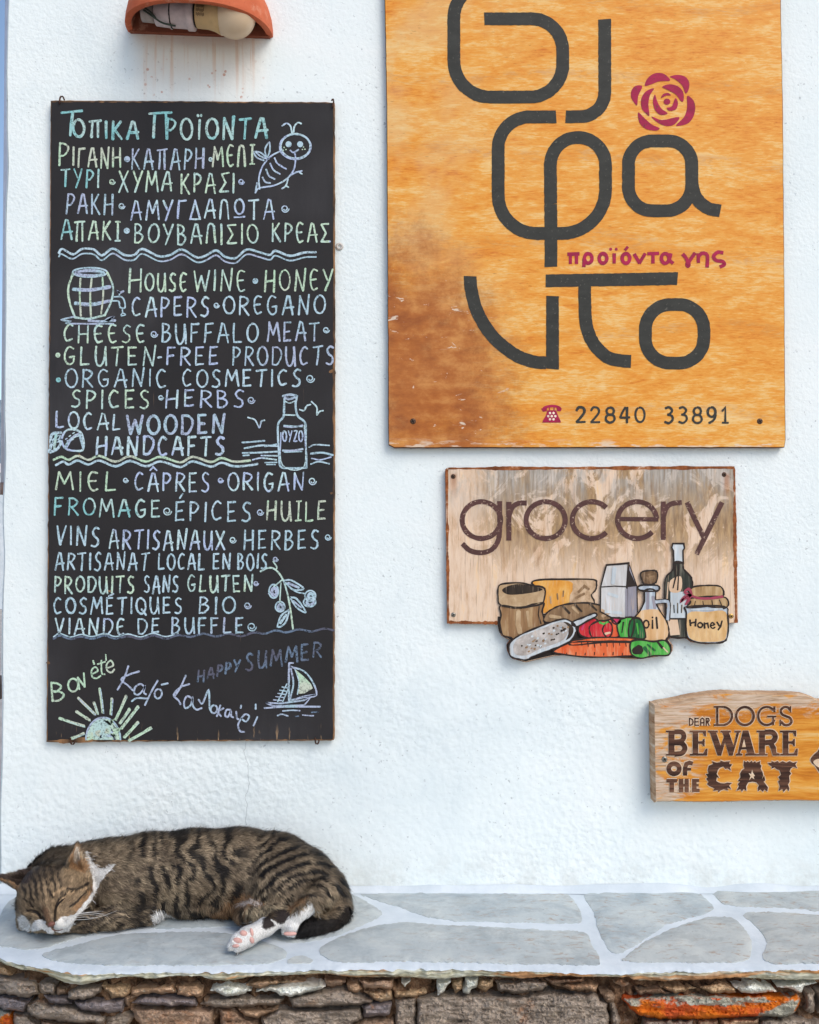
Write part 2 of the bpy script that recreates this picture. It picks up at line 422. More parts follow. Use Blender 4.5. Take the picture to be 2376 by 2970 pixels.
# ------------------------------------------------------------------ hand lettering
def L(*a): return ('l', np.array(a, float).reshape(-1, 2))
def S(*a): return ('s', np.array(a, float).reshape(-1, 2))
def O(cx, cy, rx, ry): return ('o', ell(cx, cy, rx, ry, 22, -100, 262))
def bowl(y0, y1, r, x=.06): return S(x, y0, r * .62, y0 + .01, r, y0 * .72 + y1 * .28, r * .96, y0 * .38 + y1 * .62, r * .55, y1, x, y1)
GL = {
 'A': (.9, [L(0, 1, .42, 0), L(.42, 0, .62, .04, .92, 1), L(.12, .64, .98, .6)]),
 'B': (.75, [L(.1, 0, .05, 1), bowl(.02, .47, .72), bowl(.47, .98, .85)]),
 'C': (.8, [S(.85, .1, .5, .0, .14, .3, .1, .65, .35, .97, .85, .88)]),
 'D': (.85, [L(.08, 0, .06, 1), bowl(.02, .98, .95)]),
 'E': (.72, [L(.1, 0, .06, 1), L(.1, .03, .85, .0), L(.1, .5, .7, .47), L(.06, .98, .85, .95)]),
 'e': (.72, [S(.85, .06, .4, .0, .1, .28, .12, .72, .4, 1, .85, .92), L(.12, .5, .72, .47)]),
 'F': (.7, [L(.1, 0, .04, 1), L(.1, .03, .9, .0), L(.1, .5, .72, .46)]),
 'G': (.85, [S(.82, .1, .45, .0, .12, .3, .1, .7, .42, 1, .8, .88, .86, .58), L(.5, .6, .9, .56)]),
 'H': (.85, [L(.1, 0, .0, 1), L(.9, 0, .85, 1), L(.06, .52, .9, .46)]),
 'I': (.18, [L(.6, 0, .4, 1)]),
 'i': (.5, [L(.5, .03, .48, .97), L(.1, .02, .9, .02), L(.05, .98, .95, .98)]),
 'K': (.8, [L(.12, 0, .04, 1), L(.85, 0, .1, .56), L(.24, .45, .92, 1)]),
 'L': (.68, [L(.15, 0, .04, .98), L(.04, .98, .9, .94)]),
 'M': (1.05, [L(0, 1, .16, 0), L(.16, 0, .48, .66), L(.48, .66, .82, .02), L(.82, .02, 1, 1)]),
 'N': (.9, [L(.05, 1, .14, 0), L(.14, 0, .78, 1), L(.78, 1, .95, -.06)]),
 'O': (.88, [O(.5, .5, .48, .49)]),
 'P': (.7, [L(.14, 0, .04, 1), bowl(.03, .56, .9, .1)]),
 'Q': (.9, [O(.5, .5, .48, .49), L(.55, .7, .98, 1.05)]),
 'R': (.78, [L(.14, 0, .04, 1), bowl(.03, .52, .88, .1), L(.3, .52, .95, 1)]),
 'S': (.7, [S(.88, .08, .5, .0, .16, .2, .35, .45, .75, .6, .8, .85, .45, 1, .02, .94)]),
 'T': (.82, [L(0, .06, 1, .0), L(.56, .03, .44, 1)]),
 'U': (.84, [S(.08, 0, .06, .55, .22, .95, .55, .97, .82, .62, .9, 0), L(.9, 0, .98, 1)]),
 'V': (.8, [L(.04, 0, .42, 1), L(.42, 1, .95, 0)]),
 'W': (1.15, [L(0, 0, .24, 1), L(.24, 1, .5, .25), L(.5, .25, .76, 1), L(.76, 1, 1, 0)]),
 'X': (.85, [L(.05, 0, .92, 1), L(.95, 0, .0, 1)]),
 'Y': (.82, [L(.02, 0, .45, .52), L(.95, 0, .25, 1.04)]),
 'Z': (.75, [L(.05, .02, .9, .02), L(.9, .02, .05, .97), L(.05, .97, .95, .96)]),
 'Γ': (.68, [L(.14, 0, .06, 1), L(.12, .03, .98, .0)]),
 'Δ': (.85, [L(.48, 0, .0, .98), L(.48, 0, .98, .98), L(0, .97, .98, .97)]),
 'Λ': (.8, [S(.0, 1, .16, .2, .34, .0, .62, .02, .76, .14), L(.76, .1, .9, 1)]),
 'Π': (.9, [L(0, .06, 1, 0), L(.26, .04, .18, 1), L(.74, .02, .76, 1)]),
 'Σ': (.78, [L(.95, .0, .12, .05), L(.12, .05, .6, .5), L(.6, .5, .02, .97), L(.02, .97, 1, .95)]),
 'Ω': (.92, [O(.5, .42, .4, .4), L(.04, 1, .96, .97)]),
 'É': (.72, [L(.1, 0, .06, 1), L(.1, .03, .85, .0), L(.1, .5, .7, .47), L(.06, .98, .85, .95), L(.45, -.18, .75, -.42)]),
 'Â': (.9, [L(0, 1, .42, 0), L(.42, 0, .62, .04, .92, 1), L(.12, .64, .98, .6), L(.2, -.14, .5, -.34, .85, -.14)]),
 'Ï': (.3, [L(.6, .05, .4, 1), L(.1, -.2, .2, -.12), L(.9, -.22, .98, -.14)]),
 '-': (.35, [L(0, .55, 1, .52)]),
 '2': (.7, [S(.05, .22, .3, .0, .75, .06, .85, .32, .5, .65, .05, .98), L(.05, .98, .95, .96)]),
 '8': (.72, [O(.5, .25, .36, .24), O(.5, .73, .44, .26)]),
 '4': (.72, [L(.55, 0, .02, .66), L(.02, .66, .98, .64), L(.72, .0, .7, 1)]),
 '0': (.75, [O(.5, .5, .44, .49)]),
 '3': (.68, [S(.1, .06, .5, .0, .82, .2, .55, .45, .35, .46), S(.35, .46, .8, .55, .88, .8, .5, 1, .05, .92)]),
 '9': (.7, [O(.48, .3, .4, .3), S(.88, .25, .86, .6, .6, .85, .2, 1)]),
 '1': (.5, [L(.1, .25, .55, .0, .55, .98), L(.1, .98, 1, .98)]),
}
def word(mb, tr, txt, x0, x1, y0, y1, w, depth, mat=0, dy=0.0, jit=.03, gap=.36, rough=.12, cap=.35, slant=0.0):
    """one hand-drawn word fitted to a box in enlargement coordinates; dy = drop of the right end"""
    ws = [GL[c][0] for c in txt]
    tot = sum(ws) + gap * (len(ws) - 1)
    k = (x1 - x0) / tot; x = x0; h = y1 - y0 - abs(dy)
    for c, lw in zip(txt, ws):
        u = (x - x0) / max(x1 - x0, 1e-6)
        bx, by = x, (y0 if dy >= 0 else y0 - dy) + dy * u + h * RNG.normal() * jit * .5
        hh = h * (1 + RNG.normal() * jit); r = RNG.normal() * jit * .7
        for kind, p in GL[c][1]:
            p = p + RNG.normal(size=p.shape) * (jit * .28 if kind != 'o' else .004)
            q = catmull(p, 5) if kind == 's' else p
            yy = q[:, 1] * hh
            X = bx + q[:, 0] * lw * k + (slant - r) * (hh - yy)
            Y = by + yy + r * q[:, 0] * lw * k
            pts = tr(np.stack([X, Y], -1))
            if kind == 'l' and len(pts) == 2: pts = np.array([pts[0], pts[0] * .5 + pts[1] * .5 + RNG.normal(size=2) * .5, pts[1]])
            mb.ribbon(pts, w * (1 + .08 * RNG.normal()), depth, mat, cap=cap, rough=rough)
        x += (lw + gap) * k

# ------------------------------------------------------------------ chalkboard
def chalk(name, a, b, dens=1.0):
    n = NT(name, .9, .1)
    col = n.mix(n.smooth(n.noise(26, 2, .5), .4, .6), a, b)
    g = n.noise(420, 3, .65)
    col = n.mix(n.smooth(n.math('ADD', n.math('MULTIPLY', g, .75), n.math('MULTIPLY', n.noise(90, 3, .6), .25)), .37, .52), n.mix(.64 / dens, col, srgb(46, 48, 52)), col)
    return n.out(col)
C_CY, C_MI, C_LE, C_LI, C_SK = srgb(140, 198, 200), srgb(186, 214, 210), srgb(200, 208, 190), srgb(178, 188, 212), srgb(176, 204, 216)
CH = [chalk('chalk_turquoise', C_CY, C_MI), chalk('chalk_mint', C_MI, srgb(200, 224, 200)), chalk('chalk_lemon', C_LE, srgb(188, 218, 190)),
      chalk('chalk_lilac', C_LI, C_SK), chalk('chalk_sky', C_SK, srgb(190, 214, 226)), chalk('chalk_faded', srgb(110, 128, 150), srgb(95, 95, 110), .6),
      chalk('chalk_pale', srgb(196, 222, 226), srgb(182, 196, 226))]
CY_, MI, LE, LI, SK, FA, PA = range(7)
def slate_mat():
    n = NT('blackboard_paint', .62, .25)
    f = n.noise(7, 5, .6, vec=n.map((1, 1, .5)))
    col = n.ramp(f, [(.3, srgb(34, 32, 33)), (.7, srgb(47, 44, 45))])
    sm = n.smooth(n.noise(3.2, 3, .5), .5, .75)
    col = n.mix(n.math('MULTIPLY', n.math('MULTIPLY', sm, n.noise(1, 4, .6, 0, n.map((60, 1, 14)))), .55), col, srgb(96, 94, 98))
    scr = n.math('MULTIPLY', n.smooth(n.noise(1, 3, .6, vec=n.map((240, 1, 9))), .70, .75), n.smooth(n.noise(5, 2), .5, .62))
    col = n.mix(n.math('MULTIPLY', scr, .5), col, srgb(150, 120, 95))
    z0 = float(P(500, 2150)[2]); z = n.xyz()[2]
    edge = n.math('SUBTRACT', 1.0, n.smooth(z, z0 - .002, z0 + .03))
    flake = n.math('MULTIPLY', n.smooth(n.noise(1, 3, .6, vec=n.map((170, 1, 24))), .6, .68), edge)
    col = n.mix(n.math('MULTIPLY', flake, .8, clamp=True), col, srgb(196, 160, 120))
    return n.out(col, n.bump(n.noise(160, 4), .12, .001), n.ramp(f, [(.3, .5), (.7, .72)]))
M_SLATE = slate_mat()
def raw_edge():
    n = NT('raw_board_edge', .8, .2)
    f = n.noise(40, 4, .6, vec=n.map((1, 1, .4)))
    return n.out(n.ramp(f, [(.35, srgb(58, 46, 38)), (.6, srgb(150, 112, 78))]), n.bump(f, .3, .001))
M_RAWEDGE = raw_edge()
M_RUST = plain('rusty_iron', srgb(78, 52, 42), .7, .3, 200, .4, .3)
TB = .010                                         # front face of the chalkboard
DB = -(TB + .0004)
def build_chalkboard():
    root = thing('chalkboard', P(555, 2153, -.004), 'tall black chalkboard with product list in pale chalk lettering', 'chalkboard')
    mb = MB()
    o = resample([(146, 290), (560, 292), (971, 295), (972, 1080), (970, 2149), (560, 2150), (134, 2154), (140, 1200)], 14)
    o = o + RNG.normal(size=o.shape) * .55
    board(mb, o, TB, .003, 3.0, 0, 1, .0015)
    # front-face rim worn to bare wood
    def rim(a, b, w0):
        p = np.linspace(0, 1, 90)[:, None] * (np.array(b) - np.array(a)) + np.array(a)
        w = w0 * np.clip(RNG.normal(.36, .42, 90), .10, 1.6)
        mb.ribbon(p, w, -TB - .0001, 1)
    rim((147, 295), (970, 299), 3.5); rim((968, 300), (967, 2146), 4.0); rim((136, 2149), (968, 2146), 3.6); rim((148, 296), (137, 2150), 3.0)
    for (x, y, w) in [(965, 1078, 11), (190, 2150, 26), (238, 2147, 34), (318, 1714, 5), (962, 1430, 5), (140, 1922, 6), (230, 1320, 3)]:
        q = ell(x, y, w, 3.0 + w * .14, 14); q += RNG.normal(size=q.shape) * 1.3
        mb.poly(q, -TB - .00012, 1)
    mb.build('board', [M_SLATE, M_RAWEDGE], root)
    W = 5.3
    A1, A2, A3, A4 = T(100, 250, 1.91667), T(100, 700, 1.91667), T(100, 1150, 1.91667), T(100, 1550, 1.91667)
    class Line:
        def __init__(s): s.mb = MB()
        def w(s, tr, txt, x0, x1, y0, y1, mat, dy=0, wd=W, **k): word(s.mb, tr, txt, x0, x1, y0, y1, wd, DB, mat, dy, **k); return s
        def dot(s, tr, x, y, mat, r=15, fill=False):
            rr = r / tr.k
            c = tr([(x, y)])[0]
            if fill: s.mb.poly(ell(c[0], c[1], rr, rr, 14), DB, mat)
            else:
                p = ell(c[0], c[1], 1, 1, 34, 0, 540); rad = np.linspace(rr, rr * .35, 34)[:, None]
                s.mb.ribbon(c + (p - c) * rad, 3.4, DB, mat)
            return s
        def st(s, tr, pts, mat, wd=5.0, curve=True, closed=False):
            q = catmull(pts, 5, closed) if curve else np.asarray(pts, float)
            s.mb.ribbon(tr(q), wd, DB, mat, closed=closed, cap=0 if closed else .3, rough=.08); return s
        def end(s, name): s.mb.build(name, CH, root)
    l = Line(); l.w(A1, 'T', 150, 262, 138, 272, CY_, wd=7.5).w(A1, 'OΠIKA', 216, 580, 188, 296, CY_, 12, wd=7.2).w(A1, 'Π', 640, 765, 132, 284, CY_, -14, wd=8)
    l.w(A1, 'POÏONTA', 735, 1296, 178, 292, CY_, 0, wd=7.2).end('lettering')
    l = Line(); l.w(A1, 'P', 136, 192, 315, 438, LE).w(A1, 'IΓANH', 212, 484, 342, 448, LE).dot(A1, 515, 405, LI, 17, True).w(A1, 'KAΠAPH', 540, 945, 350, 460, LI).dot(A1, 980, 405, PA, 12)
    l.w(A1, 'MeΛi', 990, 1225, 325, 448, LE, -10).end('lettering')
    l = Line(); l.w(A1, 'TYPI', 150, 360, 462, 560, CY_).dot(A1, 432, 530, MI, 17).w(A1, 'XYMA', 470, 765, 475, 588, MI).w(A1, 'KPAΣI', 815, 1112, 484, 590, MI).dot(A1, 1150, 530, PA, 17).end('lettering')
    l = Line(); l.w(A1, 'PAKH', 176, 440, 600, 712, LI).dot(A1, 485, 665, PA, 18).w(A1, 'AMYΓΔAΛΩTA', 536, 1335, 628, 742, PA, -8).dot(A1, 1393, 680, PA, 22).end('lettering')
    l = Line(); l.w(A1, 'A', 150, 212, 742, 850, CY_).w(A1, 'ΠAKi', 225, 478, 752, 858, MI).dot(A1, 513, 803, SK, 17, True).w(A1, 'BOYBAΛIΣIO', 556, 1245, 768, 874, MI).w(A1, 'KPeAΣ', 1322, 1642, 762, 866, MI).dot(A1, 1643, 863, PA, 5, True).end('lettering')
    up = [(135, 65), (155, 42), (215, 72), (265, 42), (330, 45), (375, 78), (435, 40), (500, 75), (555, 75), (600, 42), (690, 82), (755, 75), (820, 45), (900, 88), (950, 80), (1010, 50), (1060, 85), (1120, 92), (1180, 45), (1250, 60), (1310, 75), (1340, 52), (1420, 80), (1500, 62), (1565, 60)]
    l = Line(); l.st(A2, up, SK, 6.5).st(A2, [(135, 86), (150, 70), (210, 97)] + [(x, y + 27) for x, y in up[3:-1]] + [(1566, 86)], LI, 4.6).end('wave_line')
    l = Line(); l.w(A2, 'H', 526, 600, 150, 280, MI).w(A2, 'OUSe', 615, 848, 178, 274, MI).w(A2, 'WINe', 886, 1176, 162, 274, MI).dot(A2, 1228, 220, SK, 16, True).w(A2, 'HONeY', 1282, 1658, 155, 272, LE, -6).end('lettering')
    l = Line(); l.w(A2, 'CAPERS', 540, 972, 308, 420, PA, -6).dot(A2, 1012, 355, SK, 16).w(A2, 'OReGANO', 1052, 1616, 300, 408, SK, -6).end('lettering')
    l = Line(); l.w(A2, 'CHeeSe', 160, 616, 466, 562, MI).dot(A2, 665, 515, PA, 20).w(A2, 'BUFFALO', 708, 1242, 458, 560, SK).w(A2, 'MEAT', 1296, 1585, 448, 552, LI).dot(A2, 1622, 492, SK, 18).end('lettering')
    l = Line(); l.dot(A2, 130, 632, MI, 14, True).w(A2, 'GLUTEN', 162, 672, 588, 690, MI).w(A2, '-', 688, 706, 590, 690, PA).w(A2, 'FREE', 735, 1024, 588, 684, PA).w(A2, 'PRODUCTS', 1102, 1666, 586, 688, LI).end('lettering')
    l = Line(); l.dot(A2, 133, 770, CY_, 14, True).w(A2, 'ORGANIC', 172, 738, 710, 806, SK).w(A2, 'COSMETICS', 822, 1482, 714, 806, SK).dot(A2, 1533, 762, SK, 24).end('lettering')
    l = Line(); l.w(A2, 'SPICES', 205, 642, 828, 926, MI).dot(A2, 703, 868, SK, 15).w(A2, 'HERBS', 732, 1168, 828, 922, PA).dot(A2, 1205, 882, LI, 21).end('lettering')
    l = Line(); l.w(A3, 'LOCAL', 120, 480, 82, 194, PA, 24).w(A3, 'WOODEN', 516, 1058, 104, 204, LI, wd=7.6).end('lettering')
    l = Line(); l.w(A3, 'HANDCAFTS', 346, 1056, 224, 324, PA, wd=7).end('lettering')
    up = [(105, 352), (150, 335), (190, 352), (240, 330), (300, 352), (360, 330), (450, 362), (530, 332), (620, 362), (700, 335), (810, 366), (880, 335), (980, 364), (1040, 342), (1110, 362), (1200, 356)]
    l = Line(); l.st(A3, up, LE, 6.5).st(A3, [(118, 382), (160, 362)] + [(x, y + 26) for x, y in up[2:]] + [(1242, 374)], SK, 6.5).end('wave_line')
    l = Line(); l.w(A3, 'MIeL', 120, 456, 420, 526, LE).dot(A3, 507, 465, SK, 15).w(A3, 'CÂPRES', 556, 976, 425, 526, PA).dot(A3, 1035, 465, PA, 16).w(A3, 'ORIGAN', 1077, 1502, 425, 524, PA).dot(A3, 1545, 470, PA, 22).end('lettering')
    l = Line(); l.w(A3, 'FROMAGE', 110, 702, 562, 678, CY_, 20).dot(A3, 738, 637, PA, 24).w(A3, 'ÉPICES', 782, 1206, 588, 694, SK).dot(A3, 1255, 643, PA, 19).w(A3, 'HUiLE', 1292, 1622, 584, 690, LE).end('lettering')
    l = Line(); l.w(A3, 'VINS', 122, 362, 716, 838, SK, 14).w(A3, 'ARTISANAUX', 416, 1060, 742, 854, PA, 8).dot(A3, 1103, 797, PA, 19).w(A3, 'HERBES', 1166, 1582, 744, 848, SK).dot(A3, 1632, 782, LI, 18).end('lettering')
    l = Line(); l.w(A4, 'ARTISANAT', 116, 634, 104, 198, SK).w(A4, 'LOCAL', 690, 946, 108, 196, SK).w(A4, 'EN', 994, 1092, 108, 192, SK).w(A4, 'BOIS', 1132, 1292, 108, 192, SK).dot(A4, 1340, 138, LI, 15).end('lettering')
    l = Line(); l.w(A4, 'PRODUITS', 112, 556, 234, 324, MI).w(A4, 'SANS', 612, 800, 230, 320, SK).w(A4, 'GLUTEN', 850, 1216, 228, 318, MI).dot(A4, 1232, 272, LI, 14).end('lettering')
    l = Line(); l.w(A4, 'COSMETIQUES', 106, 822, 352, 440, SK).st(A4, [(412, 345), (440, 330)], PA, 5, False).w(A4, 'BIO', 914, 1116, 350, 438, SK).dot(A4, 1185, 395, LI, 20).end('lettering')
    l = Line(); l.w(A4, 'VIANDe', 116, 502, 468, 554, PA).w(A4, 'DE', 576, 696, 468, 550, SK).w(A4, 'BUFFLE', 762, 1166, 464, 552, LI).dot(A4, 1208, 513, LI, 26).end('lettering')
    lo = [(105, 582), (140, 563), (200, 582), (260, 568), (320, 580), (390, 563), (450, 580), (520, 566), (590, 582), (660, 562), (730, 580), (800, 560), (870, 570), (940, 552), (1010, 568), (1080, 552), (1150, 566), (1220, 545), (1280, 552), (1340, 534), (1400, 545), (1470, 528), (1540, 540), (1610, 524), (1665, 534)]
    l = Line(); l.st(A4, lo, FA, 6.0).st(A4, [(x, y - 12) for x, y in lo[:12]], SK, 3.6).end('wave_line')
    # greetings
    l = Line()
    word(l.mb, A4, 'B', 96, 176, 824, 920, 6, DB, LE, 0, slant=-.1)
    for p in [ell(215, 838, 28, 36, 20, -90, 270), [(250, 862), (240, 795)], [(240, 795), (280, 848)], [(280, 848), (274, 770)]]: l.st(A4, p, LE, 5.6, False, len(p) > 8)
    for p in [[(318, 778), (352, 758), (338, 738), (318, 756), (322, 792), (346, 800), (368, 786)], [(396, 668), (398, 700)], [(372, 700), (374, 770), (392, 778)], [(350, 722), (394, 708)],
              [(404, 744), (438, 728), (424, 702), (402, 722), (404, 756), (428, 768), (444, 750)], [(332, 722), (326, 702)]]: l.st(A4, p, LE, 4.8)
    l.end('lettering')
    l = Line()
    for p in [[(522, 732), (498, 800), (462, 864)], [(582, 762), (530, 778), (482, 806), (520, 840), (548, 868)], [(612, 846), (588, 832), (560, 850), (556, 884), (580, 890), (606, 862), (614, 844), (608, 878), (622, 890)],
              [(540, 928), (570, 910), (620, 912), (636, 908)], [(686, 812), (652, 870), (614, 950)], ell(688, 886, 20, 26, 18, -80, 280, 10), [(706, 836), (742, 828)],
              [(842, 784), (812, 850), (776, 905)], [(862, 832), (812, 850), (774, 892), (800, 922), (812, 946)], [(872, 908), (848, 900), (832, 930), (838, 966), (868, 950), (880, 908), (880, 950), (900, 974), (930, 966)],
              [(912, 918), (934, 940), (968, 866), (974, 962), (984, 984)], ell(998, 972, 18, 22, 18, -80, 280, 10), [(1034, 950), (1014, 1012)], [(1052, 966), (1022, 986), (1038, 1012)],
              [(1092, 976), (1068, 976), (1060, 1006), (1076, 1014), (1092, 982), (1094, 1010), (1106, 1018)], [(1122, 984), (1126, 1022), (1136, 1028)], [(1150, 950), (1146, 966)],
              [(1150, 1024), (1176, 1040), (1194, 1012), (1172, 1000), (1150, 1024), (1132, 1060), (1144, 1094), (1168, 1098)], [(1240, 1014), (1218, 1064)], [(1230, 944), (1230, 972)]]: l.st(A4, p, LI, 5.2)
    l.end('lettering')
    l = Line(); l.w(A4, 'HAPPY', 908, 1142, 690, 818, FA, -66, 6, slant=.05).w(A4, 'SUMMER', 1176, 1596, 590, 752, FA, -74, 6, slant=.02).end('lettering')
    # bee
    l = Line()
    for p, m, w, c in [(ell(1450, 335, 86, 70, 30), PA, 6, True), (ell(1452, 333, 80, 66, 30), SK, 3, True)]: l.st(A1, p, m, w, False, c)
    for x in (1413, 1477): l.mb.poly(A1(ell(x, 322, 17, 17, 14)), DB, SK)
    for p in [[(1422, 356), (1440, 368), (1468, 352)], [(1432, 262), (1424, 222), (1402, 206), (1376, 220)], [(1440, 258), (1446, 222), (1466, 202), (1484, 208)], [(1446, 366), (1452, 404), (1440, 468), (1396, 520), (1330, 552), (1250, 566), (1228, 592)],
              [(1362, 362), (1310, 392), (1268, 446), (1248, 510), (1252, 572)], [(1228, 592), (1238, 536)], [(1335, 398), (1352, 430), (1400, 460)], [(1310, 428), (1330, 466), (1366, 488)], [(1288, 462), (1304, 498), (1336, 516)], [(1268, 506), (1284, 532), (1312, 538)],
              [(1425, 492), (1456, 478), (1488, 470)], [(1470, 476), (1488, 488)], [(1410, 515), (1398, 552), (1376, 570)], [(1398, 552), (1412, 562)], [(1304, 405), (1262, 392), (1226, 362)], [(1276, 412), (1236, 396), (1222, 364), (1260, 370), (1290, 398)], [(1290, 398), (1282, 350), (1306, 312), (1308, 360), (1292, 400)]]:
        l.st(A1, p, PA if p[0][0] > 1300 else LI, 4.6)
    for x, y in [(1388, 340), (1398, 352), (1384, 356), (1496, 338), (1504, 350), (1490, 352)]: l.dot(A1, x, y, LE, 4, True)
    l.end('bee_drawing')
    # barrel
    l = Line()
    for p, m, w in [(ell(308, 172, 96, 26, 26), SK, 5), (ell(308, 176, 78, 14, 20), LI, 8)]: l.st(A2, p, m, w, False, True)
    for p, m, w in [([(214, 178), (188, 260), (196, 340), (224, 420)], MI, 6.5), ([(404, 172), (436, 250), (428, 330), (390, 412)], MI, 6), ([(222, 422), (300, 430), (390, 410)], MI, 6), ([(256, 205), (252, 300), (258, 415)], LE, 5.5), ([(318, 206), (310, 300), (314, 418)], LE, 6), ([(378, 200), (382, 300), (370, 405)], LE, 5),
                    ([(214, 266), (310, 270), (420, 252)], LI, 10), ([(226, 344), (320, 350), (420, 330)], LI, 10), ([(438, 308), (490, 312), (504, 366), (476, 366), (468, 334), (430, 330)], SK, 4.6), ([(470, 306), (474, 286)], SK, 4), ([(474, 286), (462, 276), (474, 286), (496, 276)], LI, 6), ([(488, 376), (490, 392)], SK, 4), ([(480, 410), (490, 398), (506, 408), (482, 414)], SK, 3.5),
                    ([(222, 418), (150, 436), (200, 444), (180, 456), (300, 458), (440, 458)], LI, 4.5), ([(300, 440), (390, 444), (440, 420), (400, 436), (450, 440)], LI, 7)]: l.st(A2, p, m, w)
    l.end('barrel_drawing')
    # nut in its husk
    l = Line()
    for p, m, w in [([(148, 240), (170, 195), (210, 182), (262, 206), (272, 290), (230, 302), (172, 288), (148, 240)], PA, 6), ([(166, 286), (200, 236), (248, 204)], LI, 5.5), ([(180, 282), (214, 232), (264, 214)], PA, 4), ([(150, 200), (96, 212), (90, 280), (84, 308), (128, 290), (146, 250), (100, 250), (138, 222), (104, 270)], SK, 8), ([(120, 210), (110, 290)], CY_, 8), ([(250, 210), (272, 288)], SK, 7)]: l.st(A3, p, m, w)
    for i in range(3):
        for j in range(3): l.st(A3, [(172 + 20 * i + j * 8, 250 - 16 * i + j * 10 - 12), (182 + 20 * i + j * 8, 244 - 16 * i + j * 10 - 12)], PA, 3, False)
    l.end('nut_drawing')
    # ouzo bottle on the sea with gulls
    l = Line()
    for p, m, w in [([(1390, 12), (1388, 60), (1384, 112), (1356, 150), (1354, 220), (1360, 320), (1366, 384), (1400, 398), (1500, 396), (1512, 380), (1508, 250), (1506, 150), (1464, 108), (1452, 50), (1458, 4)], SK, 6), ([(1370, 200), (1378, 380), (1500, 388), (1500, 160)], PA, 3), ([(1390, 24), (1420, 36), (1458, 20)], PA, 3.5), ([(1394, 102), (1450, 104)], PA, 4.4),
                    ([(1386, 166), (1440, 170), (1492, 160)], LI, 5), ([(1386, 160), (1490, 168)], SK, 3), ([(1380, 300), (1430, 302), (1492, 292)], LI, 6), ([(1388, 310), (1488, 306)], SK, 3),
                    ([(1154, 256), (1210, 252), (1280, 246)], LI, 5), ([(1166, 288), (1260, 272), (1352, 276)], SK, 5), ([(1156, 314), (1240, 312), (1352, 306)], SK, 5), ([(1160, 328), (1194, 326)], SK, 4.5), ([(1260, 328), (1350, 330)], PA, 4), ([(1212, 352), (1262, 342), (1346, 352)], PA, 4.5), ([(1280, 368), (1348, 366)], SK, 4), ([(1290, 378), (1340, 378)], SK, 3.6),
                    ([(1526, 282), (1560, 268), (1640, 272)], SK, 4), ([(1536, 318), (1600, 312), (1660, 326)], LI, 6), ([(1540, 344), (1590, 352), (1650, 336)], PA, 4), ([(1536, 376), (1580, 362), (1640, 374)], SK, 4.4), ([(1280, 278), (1352, 264)], LI, 4), ([(1380, -2), (1420, -10), (1458, -2), (1420, 14), (1390, 6)], LI, 7)]: l.st(A3, p, m, w)
    for a in [[(1186, 116), (1226, 130), (1250, 172), (1262, 138), (1280, 132)], [(1474, 72), (1498, 78), (1514, 52), (1536, 44)], [(1540, 28), (1570, 60), (1570, 102), (1584, 84), (1606, 78)]]: l.st(A3, a, PA, 4.4)
    l.w(A3, 'OYZO', 1380, 1492, 192, 250, PA, wd=4.2)
    l.end('bottle_drawing')
    # olive branch
    l = Line()
    for p, m, w in [([(1256, 206), (1300, 186), (1340, 196), (1378, 244), (1404, 320), (1424, 420), (1438, 530)], MI, 5), ([(1326, 150), (1348, 182), (1338, 198)], MI, 4), ([(1390, 256), (1430, 256), (1496, 300), (1440, 308), (1396, 268)], SK, 5), ([(1410, 270), (1470, 296)], LI, 7), ([(1384, 262), (1450, 316), (1506, 330)], SK, 4), ([(1378, 252), (1330, 290)], MI, 4), ([(1370, 270), (1364, 380)], MI, 4),
                    ([(1420, 350), (1460, 360), (1508, 432), (1460, 408), (1420, 350)], SK, 5), ([(1440, 370), (1484, 408)], LI, 5), ([(1420, 416), (1372, 452), (1352, 514), (1394, 492), (1420, 416)], SK, 5), ([(1400, 446), (1366, 494)], SK, 7), ([(1300, 330), (1340, 300)], LI, 3)]: l.st(A4, p, m, w)
    for x, y, rx, ry in [(1330, 316, 26, 38), (1366, 402, 26, 28), (1534, 342, 30, 30), (1530, 376, 34, 26)]:
        l.st(A4, ell(x, y, rx, ry, 20), SK, 4.4, False, True); l.st(A4, ell(x + 3, y + 3, rx * .5, ry * .55, 16), LI, 9, False, True)
    l.end('olive_branch_drawing')
    # rising sun
    l = Line()
    arc = ell(382, 1142, 96, 124, 26, 180, 360); l.mb.poly(A4(np.vstack([arc * [1, 1]])), DB + .00025, MI)
    l.st(A4, arc, LI, 5, False)
    for i in range(9):
        a = np.array([310 + RNG.uniform(0, 140), 1050 + RNG.uniform(0, 80)]); l.st(A4, [a, a + RNG.uniform(-28, 28, 2), a + RNG.uniform(-34, 34, 2)], (LE, MI, LE, PA)[i % 4], 8)
    for i in range(3):
        a = np.array([420 + RNG.uniform(0, 30), 1060 + 26 * i]); l.st(A4, [a, a + [14, 12], a + [20, 30]], FA, 5)
    for (x0, y0), (x1, y1) in [((204, 1134), (274, 1106)), ((138, 1022), (276, 1066)), ((232, 984), (306, 1032)), ((242, 908), (336, 1000)), ((330, 934), (350, 996)), ((362, 856), (380, 990)), ((430, 912), (424, 1000)), ((510, 896), (450, 1030)), ((528, 970), (474, 1050)), ((576, 956), (482, 1078)), ((576, 1042), (498, 1128)), ((648, 1074), (524, 1146))]:
        a, b = np.array((x0, y0)), np.array((x1, y1)); l.st(A4, [a, (a + b) / 2 + 2, b], LE, 8, True); l.st(A4, [a + 6, b + 5], LI if x0 % 3 else MI, 3, False)
    l.end('sun_drawing')
    # sailing boat
    l = Line()
    l.mb.poly(A4([(1452, 750), (1500, 790), (1540, 830), (1548, 858), (1500, 880), (1466, 886), (1470, 810)]) + RNG.normal(size=(7, 2)), DB, LE)
